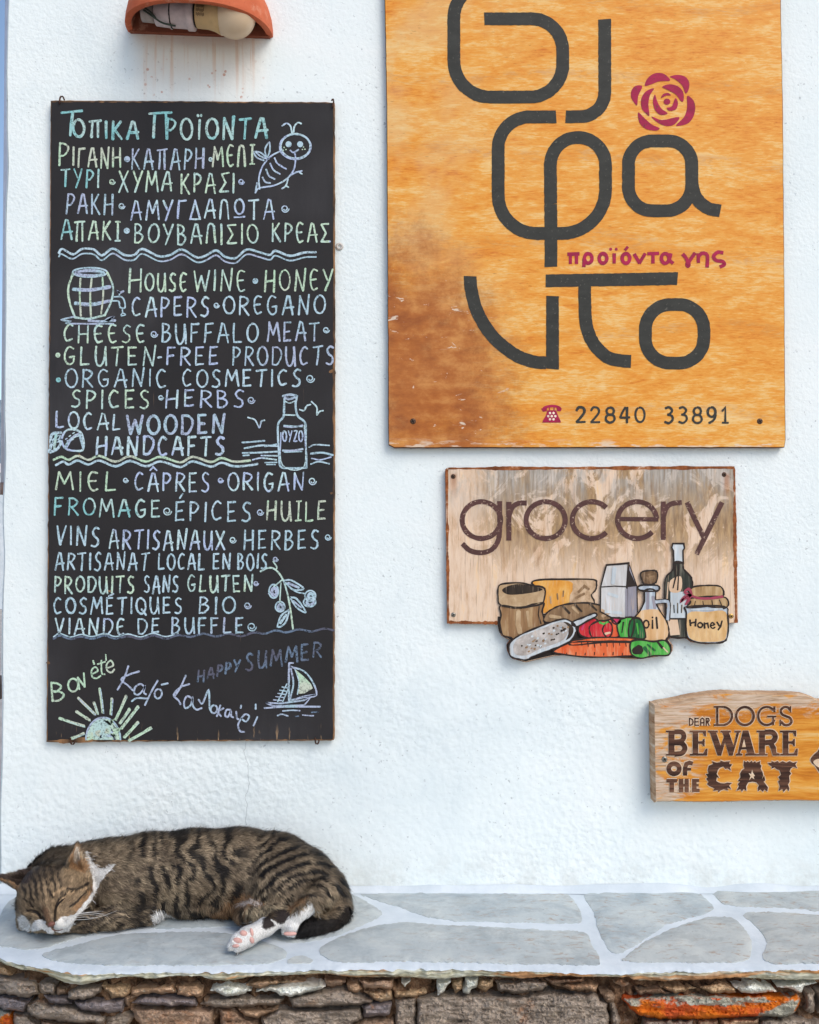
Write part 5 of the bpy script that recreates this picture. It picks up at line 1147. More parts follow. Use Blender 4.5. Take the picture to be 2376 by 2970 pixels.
def soil_mat():
    n = NT('earth_mortar', .95, .1)
    f = n.noise(60, 6, .7, .3)
    return n.out(n.ramp(f, [(.34, srgb(62, 48, 38)), (.48, srgb(122, 94, 72)), (.6, srgb(158, 126, 98)), (.7, srgb(196, 170, 144))]), n.bump(f, .9, .008))
M_SOIL = soil_mat()
def tri_fill(outline, step, inset):
    o = [Vector((float(x), float(y))) for x, y in outline]
    x0, y0 = outline.min(0); x1, y1 = outline.max(0)
    gx, gy = np.meshgrid(np.arange(x0, x1, step), np.arange(y0, y1, step))
    gx = (gx + RNG.uniform(-.3, .3, gx.shape) * step).ravel(); gy = (gy + RNG.uniform(-.3, .3, gy.shape) * step).ravel()
    d = dline(gx, gy, np.vstack([outline, outline[:1]]))
    k = inside(gx, gy, outline) & (d > inset)
    pts = o + [Vector((float(a), float(b))) for a, b in zip(gx[k], gy[k])]
    n = len(o)
    vs, es, fs, *_ = delaunay_2d_cdt(pts, [(i, (i + 1) % n) for i in range(n)], [], 1, 1e-4)
    return np.array([(v.x, v.y) for v in vs]), [tuple(f) for f in fs], n
def rubble(root, tr, pts, mat, relief=.016, back=.016, step=4.5, into=None, seed=[0]):
    seed[0] += 1
    o = resample(tr(pts), 5 if into is None else 18)
    o = o + np.stack([vnoise(o[:, 0] * .07, o[:, 1] * .07, seed[0]) - .5, vnoise(o[:, 0] * .07, o[:, 1] * .07, seed[0] + 50) - .5], -1) * 7 + RNG.normal(size=o.shape) * .5
    v2, fs, n0 = tri_fill(o, step, 2.5)
    d = dline(v2[:, 0], v2[:, 1], np.vstack([o, o[:1]]))
    base = yf(v2[:, 0]) + back
    fac = (v2[:, 0] * .013 * math.cos(seed[0]) + v2[:, 1] * .03 * math.sin(seed[0] * 1.7))
    h = relief * np.clip(d / 8, 0, 1) ** .7 * (1 + .22 * np.abs(((fac + vnoise(v2[:, 0] * .02, v2[:, 1] * .03, seed[0] + 5)) % 1) - .5)) * (.75 + .5 * vnoise(v2[:, 0] * .018 + seed[0], v2[:, 1] * .05, seed[0]))
    h += np.clip(d / 5, 0, 1) * ((vnoise(v2[:, 0] * .05, v2[:, 1] * .16, seed[0] + 9) - .5) * .006 + np.round((vnoise(v2[:, 0] * .022, v2[:, 1] * .11, seed[0] + 29)) * 4) / 4 * .005 + (vnoise(v2[:, 0] * .2, v2[:, 1] * .35, seed[0] + 19) - .5) * .004)
    p = P(v2[:, 0], v2[:, 1], base - h)
    mb, mi = (MB(), 0) if into is None else into
    # face the street
    out = []
    for f in fs:
        a, b, c = (p[i] for i in f[:3]); out.append(f if np.cross(b - a, c - a)[1] < 0 else f[::-1])
    mb.add(p, out, mi)
    bound = np.argmin(np.hypot(v2[None, :, 0] - o[:, None, 0], v2[None, :, 1] - o[:, None, 1]), 1)
    pb = p[bound]; bk = pb + [0, .035, 0]; n = len(o)
    b0 = mb.add(np.vstack([pb, bk]), [])
    for i in range(n): mb.f.append((b0 + i, b0 + (i + 1) % n, b0 + n + (i + 1) % n, b0 + n + i)); mb.m.append(mi)
    if into is None: mb.build('rubble_stone', SM[mat], root, False)
def build_bench():
    root = thing('stone_bench', (.2, -.15, 0), 'low stone bench of dry rubble topped with whitewashed grey flagstones', 'bench')
    pxs = np.r_[np.arange(-107, 2420, 5), np.arange(2430, 3400, 30)].astype(float)
    yy = yf(pxs); ed = np.interp(pxs, EDGE[:, 0], EDGE[:, 1])
    xx = PZ(pxs, ed, ZB)[:, 0]
    jit = (vnoise(pxs * .05, pxs * 0, 2) - .5) * .004 + (vnoise(pxs * .2, pxs * 0, 6) - .5) * .002
    yy = yy + jit
    un = np.interp(pxs, UNDER[:, 0], UNDER[:, 1])
    zu = P(pxs, un, yy)[:, 2]; zu = np.minimum(zu, ZB - .008)
    n = len(pxs); rows, mats = [], []
    for t in np.linspace(0, 1, 16):                                 # the top, wall to front
        y = .003 * (1 - t) + t * (yy + .004)
        rows.append(np.stack([xx, y, ZB + .0012 * (vnoise(xx * 30, y * 30, 4) - .5) - .0012 * t ** 8], -1)); mats.append(0)
    drip = .0012 + .0020 * vnoise(pxs * .045, pxs * 0, 12) + .0012 * vnoise(pxs * .2, pxs * 0, 13)
    rows.append(np.stack([xx, yy - .0004, ZB - .0022 - .001 * vnoise(pxs * .1, pxs * 0, 3)], -1)); mats.append(0)
    rows.append(np.stack([xx, yy - .0018, ZB - drip], -1)); mats.append(0)
    for k, t in enumerate(np.linspace(.12, 1, 8)):
        z = (ZB - drip) * (1 - t) + zu * t
        off = -.0005 + .004 * (vnoise(pxs * .03 + k * 7.3, pxs * 0 + k * 3.1, 21) - .5) + .003 * (vnoise(pxs * .12, pxs * 0 + k * 2.2, 22) - .5) + .006 * t ** 4
        rows.append(np.stack([xx, yy + off, z], -1)); mats.append(1)
    rows.append(np.stack([xx, np.minimum(yy + .12, .0), zu + .002], -1)); mats.append(1)
    mb = MB()
    base = [mb.add(r, []) for r in rows]
    for j in range(len(rows) - 1):
        for i in range(n - 1):
            mb.f.append((base[j] + i, base[j + 1] + i, base[j + 1] + i + 1, base[j] + i + 1)); mb.m.append(mats[j + 1])
    mb.build('slab', [M_LIME, M_SLEDGE], root, True)
    # mortar cove against the wall
    m = MB(); xs = np.arange(-.64, 1.3, .012); r = .008 + .005 * vnoise(xs * 14, xs * 0, 31)
    rr = [np.stack([xs, -.0005 + 0 * xs, ZB + r], -1), np.stack([xs, -r * .32, ZB + r * .36], -1), np.stack([xs, -r * 1.25, ZB + .0008 + 0 * xs], -1)]
    b = [m.add(q, []) for q in rr]
    for j in range(2):
        for i in range(len(xs) - 1): m.f.append((b[j] + i, b[j + 1] + i, b[j + 1] + i + 1, b[j] + i + 1)); m.m.append(0)
    m.build('mortar_cove', M_LIME, root, True)
    K = T(1176, 2500, 1.4375)
    flags = [ID([(1046, 2590), (1100, 2588), (1176, 2586), (1400, 2588), (1590, 2592), (1650, 2600), (1686, 2660), (1664, 2677), (1520, 2675), (1310, 2668), (1218, 2651), (1150, 2628), (1085, 2606)]),
             ID([(928, 2757), (980, 2724), (1075, 2692), (1165, 2678), (1250, 2684), (1440, 2692), (1595, 2702), (1690, 2706), (1716, 2743), (1738, 2788), (1705, 2796), (1450, 2792), (1180, 2786), (1010, 2789), (955, 2781)]),
             K([(752, 134), (830, 120), (1000, 118), (1180, 112), (1240, 150), (1280, 186), (1262, 208), (1100, 258), (1000, 318), (920, 368), (862, 374), (812, 292), (788, 210)]),
             K([(1288, 106), (1500, 102), (1760, 100), (1900, 102), (1900, 212), (1725, 204), (1600, 192), (1400, 184), (1318, 164)]),
             K([(1296, 232), (1370, 240), (1430, 310), (1440, 370), (1402, 412), (1150, 416), (926, 412), (916, 402), (1010, 332), (1140, 272), (1230, 246)]),
             K([(1412, 222), (1500, 212), (1725, 226), (1900, 232), (1900, 414), (1725, 416), (1504, 414), (1510, 340), (1470, 270)]),
             ID([(1000, 2597), (1040, 2606), (1085, 2633), (1106, 2654), (1060, 2678), (985, 2710), (880, 2732), (800, 2726), (760, 2700), (800, 2640), (900, 2600)]),
             ID([(124, 2770), (230, 2742), (334, 2716), (431, 2709), (557, 2705), (696, 2716), (826, 2758), (786, 2790), (626, 2796), (348, 2797), (202, 2790)]),
             ID([(834, 2791), (870, 2774), (908, 2788), (880, 2792)]),
             ID([(10, 2640), (60, 2604), (200, 2604), (420, 2640), (336, 2688), (230, 2718), (110, 2750), (40, 2746), (-10, 2728)]),
             ID([(250, 2592), (700, 2596), (770, 2640), (720, 2680), (600, 2688), (440, 2690), (450, 2640)])]
    for f in flags:
        o = resample(catmull(f, 4, True), 6); cw = o - np.roll(o, 1, 0); nn = np.stack([cw[:, 1], -cw[:, 0]], -1); nn /= np.maximum(np.hypot(nn[:, 0], nn[:, 1]), 1e-6)[:, None]
        ar = np.sum(o[:, 0] * np.roll(o[:, 1], -1) - np.roll(o[:, 0], -1) * o[:, 1]); o = o + nn * (np.sign(ar) * (2.0 + 3 * (vnoise(o[:, 0] * .04, o[:, 1] * .06, 77) - .4)))[:, None] + RNG.normal(size=o.shape) * .9
        v2, fs, n0 = tri_fill(o, 22, 6)
        d = dline(v2[:, 0], v2[:, 1], np.vstack([o, o[:1]]))
        p = PZ(v2[:, 0], v2[:, 1], ZB); p[:, 2] = ZB + .0004 + .0022 * np.clip(d / 6, 0, 1) + .0012 * (vnoise(p[:, 0] * 40, p[:, 1] * 40, 9) - .5) * np.clip(d / 6, 0, 1)
        mb = MB(); mb.add(p, [q if np.cross(p[q[1]] - p[q[0]], p[q[2]] - p[q[0]])[2] > 0 else q[::-1] for q in fs])
        e = PZ(o[:, 0], o[:, 1], ZB); e[:, 2] = ZB + .0004; e2 = e.copy(); e2[:, 2] = ZB - .004; b0 = mb.add(np.vstack([e, e2]), []); n = len(o)
        for i in range(n): mb.f.append((b0 + i, b0 + (i + 1) % n, b0 + n + (i + 1) % n, b0 + n + i)); mb.m.append(0)
        mb.build('flagstone', M_FLAG, root, True)
    # earth core behind the stones
    m = MB(); px = np.arange(-100, 3400, 8.0); zz = np.r_[np.linspace(ZB - .008, ZB - .11, 36), np.linspace(ZB - .13, 0, 8)]
    y0 = yf(px); X0 = PZ(px, np.interp(px, EDGE[:, 0], EDGE[:, 1]), ZB)[:, 0]
    b = []
    for z in zz:
        y = y0 + .033 - .022 * (vnoise(px * .03, px * 0 + z * 70, 41) - .35) - .012 * (vnoise(px * .1, px * 0 + z * 190, 42) - .5)
        b.append(m.add(np.stack([X0, np.minimum(y, -.001), np.full(len(px), z)], -1), []))
    for j in range(len(zz) - 1):
        for i in range(len(px) - 1): m.f.append((b[j] + i, b[j + 1] + i, b[j + 1] + i + 1, b[j] + i + 1)); m.m.append(0)
    m.build('core', M_SOIL, root, False)
    A, B, C, D = T(0, 2740, 2.782), T(580, 2760, 2.6136), T(1200, 2780, 2.6136), T(1760, 2780, 2.8)
    st = [(A, 't', [(-40, 150), (40, 176), (90, 215), (100, 246), (-40, 250)]), (A, 'g', [(-60, 255), (150, 270), (286, 300), (326, 390), (230, 435), (100, 410), (-60, 395)]), (A, 'p', [(-60, 405), (120, 430), (240, 460), (190, 544), (60, 530), (-60, 500)]), (A, 'o', [(-60, 520), (56, 530), (108, 600), (110, 660), (-60, 660)]),
          (A, 'g', [(310, 320), (370, 292), (458, 312), (440, 410), (330, 395)]), (A, 'p', [(350, 414), (540, 424), (578, 478), (470, 486), (390, 465)]), (A, 'b', [(458, 342), (556, 350), (530, 402), (455, 405)]), (A, 'g', [(545, 382), (600, 352), (810, 342), (815, 385), (750, 430), (620, 450), (542, 432)]),
          (A, 'p', [(590, 462), (700, 452), (1000, 448), (985, 540), (850, 552), (700, 535), (610, 500)]), (A, 'g', [(205, 490), (300, 456), (380, 484), (590, 506), (700, 552), (850, 580), (846, 640), (600, 638), (330, 600), (250, 580)]), (A, 't', [(824, 332), (1050, 322), (1050, 390), (1030, 415), (900, 435), (870, 390)]),
          (A, 'x', [(1062, 350), (1200, 334), (1400, 322), (1420, 392), (1300, 398), (1180, 395), (1064, 416)]), (A, 'x', [(1424, 330), (1570, 322), (1640, 350), (1640, 420), (1500, 420), (1426, 396)]), (A, 'p', [(1060, 470), (1180, 414), (1350, 424), (1580, 444), (1590, 490), (1400, 498), (1200, 495)]), (A, 'r', [(1060, 522), (1200, 507), (1400, 522), (1600, 514), (1720, 530), (1720, 720), (1180, 720), (1080, 590)]),
          (A, 'r', [(340, 622), (600, 644), (800, 660), (800, 740), (340, 740)]), (A, 'g', [(112, 560), (205, 560), (256, 610), (306, 632), (306, 720), (116, 720)]), (A, 'g', [(856, 590), (1000, 560), (1076, 574), (1050, 640), (900, 740), (854, 650)]), (A, 'b', [(1010, 420), (1150, 395), (1050, 440), (1044, 490), (1004, 480)]), (A, 'b', [(1650, 440), (1730, 440), (1730, 496), (1660, 500)]),
          (B, 'w', [(75, 290), (130, 266), (200, 258), (300, 268), (385, 290), (330, 318), (280, 336), (190, 340)]), (B, 'w', [(420, 302), (540, 268), (700, 258), (880, 250), (962, 266), (850, 302), (700, 345), (640, 336), (560, 302)]), (B, 'g', [(0, 390), (150, 350), (400, 345), (640, 352), (600, 405), (200, 430), (50, 412)]), (B, 'g', [(684, 355), (900, 300), (1080, 287), (1318, 380), (1230, 408), (900, 428), (700, 420)]),
          (B, 'p', [(1224, 417), (1300, 397), (1456, 392), (1440, 480), (1250, 505)]), (B, 'g', [(470, 505), (600, 442), (900, 442), (1216, 432), (1236, 510), (1150, 552), (1150, 640), (470, 640)]), (B, 'x', [(284, 434), (560, 432), (592, 442), (440, 506), (330, 496)]), (B, 'r', [(150, 436), (262, 444), (330, 504), (440, 540), (440, 640), (150, 640)]), (B, 'r', [(950, 212), (1100, 204), (1110, 240), (1000, 270), (950, 258)]), (B, 'r', [(1204, 218), (1466, 212), (1462, 284), (1252, 280)]),
          (B, 't', [(1240, 302), (1460, 298), (1466, 356), (1380, 390), (1310, 360)]), (B, 't', [(1480, 300), (1706, 290), (1698, 330), (1484, 352)]), (B, 'g', [(1484, 372), (1600, 352), (1640, 350), (1640, 640), (1484, 640)]), (B, 'w', [(1534, 232), (1598, 218), (1560, 272)]), (B, 'r', [(1160, 560), (1240, 520), (1470, 520), (1470, 640), (1160, 640)]), (B, 'x', [(440, 216), (640, 214), (800, 222), (560, 254), (470, 280), (340, 262)]), (B, 'x', [(1110, 250), (1200, 236), (1240, 284), (1190, 310), (1130, 296)]),
          (C, 'w', [(180, 182), (290, 172), (236, 240), (186, 282)]), (C, 't', [(300, 168), (380, 162), (370, 225), (316, 270), (291, 220)]), (C, 'w', [(392, 158), (494, 148), (470, 220), (408, 268), (377, 258)]), (C, 't', [(502, 158), (610, 152), (590, 214), (540, 260), (486, 214)]), (C, 'g', [(622, 178), (1000, 168), (1026, 200), (950, 248), (830, 266), (640, 250)]),
          (C, 'g', [(20, 300), (300, 274), (800, 292), (1000, 262), (1380, 274), (1456, 340), (1486, 430), (1486, 620), (20, 620)]), (C, 'r', [(1000, 156), (1290, 140), (1298, 176), (1052, 192)]), (C, 'b', [(1420, 262), (1480, 247), (1528, 280), (1518, 328), (1460, 334)]), (C, 'g', [(1482, 342), (1520, 332), (1570, 478), (1540, 560), (1502, 520)]), (C, 't', [(-40, 235), (90, 236), (100, 260), (20, 292), (-40, 296)]), (C, 'b', [(1500, 162), (1578, 144), (1640, 190), (1580, 218)]), (C, 'x', [(1060, 200), (1300, 182), (1400, 200), (1380, 250), (1200, 240)]),
          (D, 'o', [(120, 330), (300, 305), (600, 300), (900, 292), (1280, 300), (1556, 302), (1576, 340), (1536, 440), (1440, 488), (1300, 470), (900, 488), (640, 498), (330, 488), (200, 420)]), (D, 't', [(430, 228), (560, 222), (736, 237), (560, 288)]), (D, 't', [(748, 227), (920, 197), (1026, 240), (1056, 284), (850, 284)]), (D, 'w', [(1034, 230), (1200, 207), (1386, 263), (1250, 284), (1100, 279)]), (D, 'w', [(1392, 224), (1560, 202), (1700, 202), (1600, 230), (1580, 278), (1500, 254)]),
          (D, 'g', [(1620, 284), (1688, 274), (1698, 428), (1650, 448), (1612, 418)]), (D, 'g', [(300, 506), (690, 502), (716, 560), (716, 640), (300, 640)]), (D, 'b', [(730, 500), (900, 496), (920, 560), (740, 580)]), (D, 'g', [(1250, 506), (1500, 486), (1725, 516), (1860, 520), (1860, 640), (1200, 640)]), (D, 'g', [(1708, 270), (1860, 250), (1860, 420), (1716, 440)]), (D, 'x', [(930, 496), (1240, 486), (1230, 540), (940, 560)]), (D, 'b', [(230, 250), (420, 236), (520, 284), (280, 296)])]
    for tr, k, pts in st:
        small = np.ptp(np.asarray(pts)[:, 0]) < 260
        rubble(root, tr, np.asarray(pts, float), k, .010 if small else .016, .020 if k not in 'w' else .014)
    # the courses further down to the ground
    low = MB(); kinds = ['g', 'p', 'b', 'r', 't']; rs = np.random.default_rng(5); y = 2992.0
    while y < 3940:
        hgt = rs.uniform(44, 92); x = -98 - rs.uniform(0, 30)
        while x < 2900:
            w = rs.uniform(90, 330); a = np.array([(x + 6, y + 8), (x + w * .3, y + rs.uniform(2, 9)), (x + w * .7, y + rs.uniform(2, 9)), (x + w - 7, y + 10), (x + w - 4, y + hgt * .6), (x + w - 14, y + hgt - 6), (x + w * .5, y + hgt - rs.uniform(1, 8)), (x + 12, y + hgt - 7), (x + 3, y + hgt * .5)])
            a[:, 0] = np.maximum(a[:, 0], -100); k = int(rs.integers(0, 5))
            if np.ptp(a[:, 0]) > 40: rubble(root, ID, a, kinds[k], .015, .018, 22, (low, k))
            x += w
        y += hgt
    o = low.build('lower_rubble', [SM[k] for k in kinds], root, False); o['kind'] = 'stuff'
build_bench()

# ------------------------------------------------------------------ what shows past the left corner
def build_surroundings():
    def sheet(name, pts, mat, kind='structure'):
        m = MB(); m.add(pts, [range(len(pts))]); o = m.build(name, mat); o['kind'] = kind; return o
    gm = NT('pale_paving', .85, .2); v = gm.noise(3, 5, .6)
    gm.out(gm.ramp(v, [(.3, srgb(168, 160, 150)), (.7, srgb(196, 190, 180))]), gm.bump(gm.noise(60), .3, .003))
    sheet('ground', [(-60, -60, -.004), (60, -60, -.004), (60, 60, -.004), (-60, 60, -.004)], gm.mat)
    sm = NT('sea_water', .2, .5); sm.out(srgb(60, 110, 150), sm.bump(sm.noise(.6, 4), .3, .3))
    sheet('sea', [(-9000, 40, -6), (9000, 40, -6), (9000, 9000, -6), (-9000, 9000, -6)], sm.mat)
    hm = NT('hazy_hillside', .95, .1); f = hm.noise(.02, 6, .6)
    hm.out(hm.ramp(f, [(.3, srgb(104, 124, 136)), (.7, srgb(150, 164, 170))]))  # distance haze put into the hill colour as grey-blue
    m = MB(); xs = np.linspace(-2600, 2600, 90); ys = np.linspace(1300, 2600, 24)
    X, Y = np.meshgrid(xs, ys); Z = -6 + np.sin(np.clip((Y - 1300) / 1300, 0, 1) * math.pi) ** .8 * (170 + 120 * vnoise(X / 420, Y / 420, 3) + 40 * vnoise(X / 120, Y / 120, 5))
    v = np.stack([X, Y, Z], -1).reshape(-1, 3); n = len(xs)
    m.add(v, [(j * n + i, j * n + i + 1, (j + 1) * n + i + 1, (j + 1) * n + i) for j in range(len(ys) - 1) for i in range(n - 1)])
    o = m.build('hills', hm.mat, None, True); o['kind'] = 'structure'
    # low whitewashed garden wall across the lane
    def boxm(m, lo, hi, mat=0, bev=0):
        x0, y0, z0 = lo; x1, y1, z1 = hi
        m.add([(x0, y0, z0), (x1, y0, z0), (x1, y1, z0), (x0, y1, z0), (x0, y0, z1), (x1, y0, z1), (x1, y1, z1), (x0, y1, z1)], [(0, 3, 2, 1), (4, 5, 6, 7), (0, 1, 5, 4), (1, 2, 6, 5), (2, 3, 7, 6), (3, 0, 4, 7)], mat)
    root = thing('garden_wall', (-6.5, 12.2, 0), 'distant low whitewashed garden wall past the left corner of the house', 'wall')
    m = MB(); boxm(m, (-9, 12, 0), (-4.4, 12.4, 1.78)); m.build('wall', M_LIME, root)
    m = MB(); boxm(m, (-9.05, 11.95, 1.78), (-4.35, 12.45, 1.9)); m.build('coping', plain('pale_coping', srgb(226, 228, 226), .8, .05, 8), root)
    # pale downpipe behind the corner
    root = thing('downpipe', P(14, 1430, .22), 'thin pale downpipe with brown end running down the left wall corner', 'pipe')
    m = MB(); t, bt = P(20, -200, .22), P(17, 1400, .22); bt[0] = t[0] = P(20, 700, .22)[0]; tube(m, [t, bt], .0065, 14); m.build('pipe', plain('pale_grey_pvc', srgb(206, 208, 220), .5, .04), root, True)
    m = MB(); tube(m, [bt, bt - [0, 0, .02]], .0075, 14); m.build('end_collar', plain('brown_collar', srgb(150, 124, 112), .6), root, True)
    # rustic stool beyond the corner
    px, z = 6, .6; wood = plain('weathered_brown_wood', srgb(128, 100, 84), .8, .25, 14, stretch=(1, 8, 1))
    xr = float(P(5, 1990, 1.0)[0])
    root = thing('wooden_stool', (xr - .17, 1.0, 0), 'brown wooden stool just beyond the left corner of the wall', 'stool')
    m = MB(); lathe(m, [(0, .15), (.006, .168), (.04, .17), (.052, .16)], (xr - .17, 1.0, .562), (0, 0, 1), 30); m.build('seat', wood, root, True)
    for sx in (-1, 1):
        for sy in (-1, 1):
            m = MB(); tube(m, [(xr - .17 + sx * .09, 1.0 + sy * .09, .563), (xr - .17 + sx * .13, 1.0 + sy * .13, 0)], [.017, .014], 10); m.build('leg', wood, root, True)
build_surroundings()

# ------------------------------------------------------------------ the sleeping cat
def build_cat():
    root = thing('cat', P(500, 2690, -.1) * [1, 1, 0] + [0, 0, ZB], 'brown tabby cat with white paws asleep on the stone bench', 'cat')
    H = .0018
    lo = np.array([-.615, -.262, .446]); hi = np.array([-.045, -.012, .580])
    N = np.ceil((hi - lo) / H).astype(int)
    F = np.full(N, .05, np.float32)
    ax = [lo[i] + H * np.arange(N[i]) for i in range(3)]
    def W(p): return P(p[0], p[1], p[2])
    def rm(r, y): return r * (DIST + y) / F_PX
    def sub(pmin, pmax, fn, k, op='u'):
        i0 = np.clip(np.floor((pmin - lo) / H).astype(int) - 1, 0, N); i1 = np.clip(np.ceil((pmax - lo) / H).astype(int) + 2, 0, N)
        s = tuple(slice(a, b) for a, b in zip(i0, i1))
        G = np.stack(np.meshgrid(*[ax[i][s[i]] for i in range(3)], indexing='ij'), -1)
        d = fn(G).astype(np.float32); f = F[s]
        if op == 'u':
            h = np.clip(.5 + .5 * (f - d) / k, 0, 1); F[s] = f * (1 - h) + d * h - k * h * (1 - h)
        else:
            h = np.clip(.5 - .5 * (f + d) / k, 0, 1); F[s] = f * (1 - h) - d * h + k * h * (1 - h)
    M = .03
    def cap(a, ra, b, rb, k=.010):
        A, B = W(a), W(b); ra, rb = rm(ra, a[2]), rm(rb, b[2]); L2 = max(float((B - A) @ (B - A)), 1e-12)
        def fn(G):
            t = np.clip(((G - A) @ (B - A)) / L2, 0, 1)
            return np.linalg.norm(G - A - t[..., None] * (B - A), axis=-1) - (ra + (rb - ra) * t)
        m = max(ra, rb) + M; sub(np.minimum(A, B) - m, np.maximum(A, B) + m, fn, k)
    def chain(pts, k=.010):
        for a, b in zip(pts[:-1], pts[1:]): cap(a[:3], a[3], b[:3], b[3], k)
    def elo(c, r, ry, rot=0, k=.010, op='u'):
        C = W(c); R = np.array([rm(r[0], c[2]), ry, rm(r[1], c[2])]); w = math.radians(rot)
        def fn(G):
            q = G - C; x = q[..., 0] * math.cos(w) - q[..., 2] * math.sin(w); z = q[..., 0] * math.sin(w) + q[..., 2] * math.cos(w)
            q = np.stack([x, q[..., 1], z], -1) / R; l = np.linalg.norm(q, axis=-1); g = np.linalg.norm(q / R, axis=-1)
            return l * (l - 1) / np.maximum(g, 1e-6)
        m = R.max() + M; sub(C - m, C + m, fn, k, op)
    def tri(a, b, c, th, k=.004):
        A, B, C = W(a), W(b), W(c)
        def fn(G):
            ba, cb, ac = B - A, C - B, A - C; nor = np.cross(ba, ac)
            pa, pb, pc = G - A, G - B, G - C
            ins = (np.sign(pa @ np.cross(ba, nor)) + np.sign(pb @ np.cross(cb, nor)) + np.sign(pc @ np.cross(ac, nor))) < 2
            e = lambda p, v: ((v * np.clip((p @ v) / (v @ v), 0, 1)[..., None] - p) ** 2).sum(-1)
            de = np.minimum(np.minimum(e(pa, ba), e(pb, cb)), e(pc, ac)); dp = (pa @ nor) ** 2 / (nor @ nor)
            return np.sqrt(np.where(ins, de, dp)) - th
        q = np.stack([A, B, C]); sub(q.min(0) - .012, q.max(0) + .012, fn, k)
    # trunk, shoulder to rump
    chain([(265, 2542, -.088, 90), (330, 2540, -.085, 95), (430, 2536, -.085, 108), (560, 2534, -.084, 116), (690, 2532, -.084, 118), (800, 2542, -.086, 113), (880, 2570, -.09, 96), (938, 2602, -.096, 71), (974, 2636, -.10, 44)], .012)
    elo((360, 2560, -.105), (92, 92), .048, 0, .016)
    chain([(300, 2544, -.09, 92), (170, 2550, -.105, 81), (120, 2568, -.12, 58)], .012)
    # head
    elo((157, 2600, -.150), (100, 94), .048, 18, .010)
    cap((205, 2590, -.155), 58, (226, 2612, -.160), 42, .012); cap((110, 2632, -.152), 50, (88, 2648, -.155), 34, .012)
    cap((126, 2586, -.184), 24, (148, 2674, -.212), 15, .009)
    elo((178, 2668, -.190), (31, 25), .014, 25, .008); elo((128, 2676, -.190), (24, 20), .012, 25, .008); elo((158, 2690, -.180), (34, 14), .012, 10, .008)
    elo((196, 2640, -.178), (36, 24), .014, 30, .012)
    elo((180, 2618, -.210), (32, 11), .008, 40, .007, 's'); elo((102, 2650, -.204), (22, 9), .007, 15, .007, 's')
    # ears
    tri((180, 2532, -.168), (214, 2530, -.126), (222, 2453, -.148), .0024); tri((262, 2562, -.150), (214, 2530, -.126), (222, 2453, -.148), .0024)
    tri((190, 2550, -.168), (180, 2532, -.168), (214, 2530, -.126), .003)
    tri((90, 2526, -.140), (82, 2560, -.128), (4, 2547, -.152), .0026); tri((62, 2586, -.166), (82, 2560, -.128), (4, 2547, -.152), .0024)
    # fore legs
    chain([(392, 2604, -.122, 62), (424, 2640, -.122, 42)], .012)
    chain([(424, 2642, -.124, 42), (330, 2660, -.146, 32), (240, 2672, -.158, 25), (170, 2690, -.168, 19)], .008)
    chain([(90, 2660, -.150, 22), (72, 2678, -.156, 19)], .006); cap((60, 2668, -.15), 11, (64, 2684, -.157), 10, .003); cap((80, 2686, -.16), 11, (92, 2694, -.166), 10, .003)
    cap((112, 2678, -.182), 16, (128, 2688, -.190), 15, .003); cap((128, 2686, -.190), 14, (148, 2697, -.196), 10, .003); cap((100, 2690, -.178), 12, (112, 2697, -.184), 10, .003)
    # hind legs
    elo((818, 2566, -.112), (118, 96), .056, -20, .014)
    elo((872, 2602, -.122), (74, 60), .046, 35, .014)
    chain([(708, 2650, -.148, 27), (735, 2646, -.155, 30), (800, 2650, -.170, 26), (822, 2656, -.176, 21)], .007)
    chain([(822, 2658, -.178, 20), (772, 2688, -.197, 25), (716, 2718, -.217, 27), (692, 2731, -.224, 25)], .005)
    for a, b in (((684, 2722, -.226), (668, 2738, -.230)), ((680, 2732, -.232), (670, 2750, -.232)), ((696, 2738, -.232), (690, 2755, -.232)), ((708, 2734, -.228), (706, 2748, -.228))): cap(a, 12, b, 9.5, .0025)
    chain([(940, 2586, -.150, 38), (905, 2614, -.166, 27), (872, 2648, -.176, 22), (846, 2682, -.180, 23)], .008)
    for a, b in (((834, 2684, -.184), (824, 2702, -.184)), ((846, 2688, -.188), (838, 2708, -.186)), ((858, 2690, -.186), (852, 2710, -.184)), ((866, 2684, -.180), (864, 2704, -.178))): cap(a, 11, b, 9, .0025)
    # tail round to the paws
    chain([(972, 2628, -.108, 40), (984, 2654, -.122, 31), (960, 2678, -.140, 31), (922, 2690, -.154, 30), (884, 2692, -.167, 28), (866, 2698, -.172, 20)], .004)
    # resting on the slab
    F[:] = np.maximum(F, (ZB + .0022 - ax[2])[None, None, :])
    # surface nets
    sg = F < 0
    c8 = [(i, j, k) for i in (0, 1) for j in (0, 1) for k in (0, 1)]
    sl = lambda o: tuple(slice(o[i], N[i] - 1 + o[i]) for i in range(3))
    cnt = sum(sg[sl(o)].astype(np.int8) for o in c8)
    act = (cnt > 0) & (cnt < 8); idx = np.argwhere(act)
    vid = np.full(act.shape, -1, np.int64); vid[act] = np.arange(len(idx))
    fv = np.stack([F[tuple((idx + o).T)] for o in c8], -1); acc = np.zeros((len(idx), 3)); num = np.zeros(len(idx))
    for a in range(8):
        for b in range(a + 1, 8):
            d = np.array(c8[b]) - np.array(c8[a])
            if np.abs(d).sum() != 1: continue
            cr = (fv[:, a] < 0) != (fv[:, b] < 0); t = np.where(cr, fv[:, a] / np.where(cr, fv[:, a] - fv[:, b], 1), 0)
            acc += np.where(cr[:, None], np.array(c8[a]) + t[:, None] * d, 0); num += cr
    V = lo + H * (idx + acc / num[:, None])
    quads = []
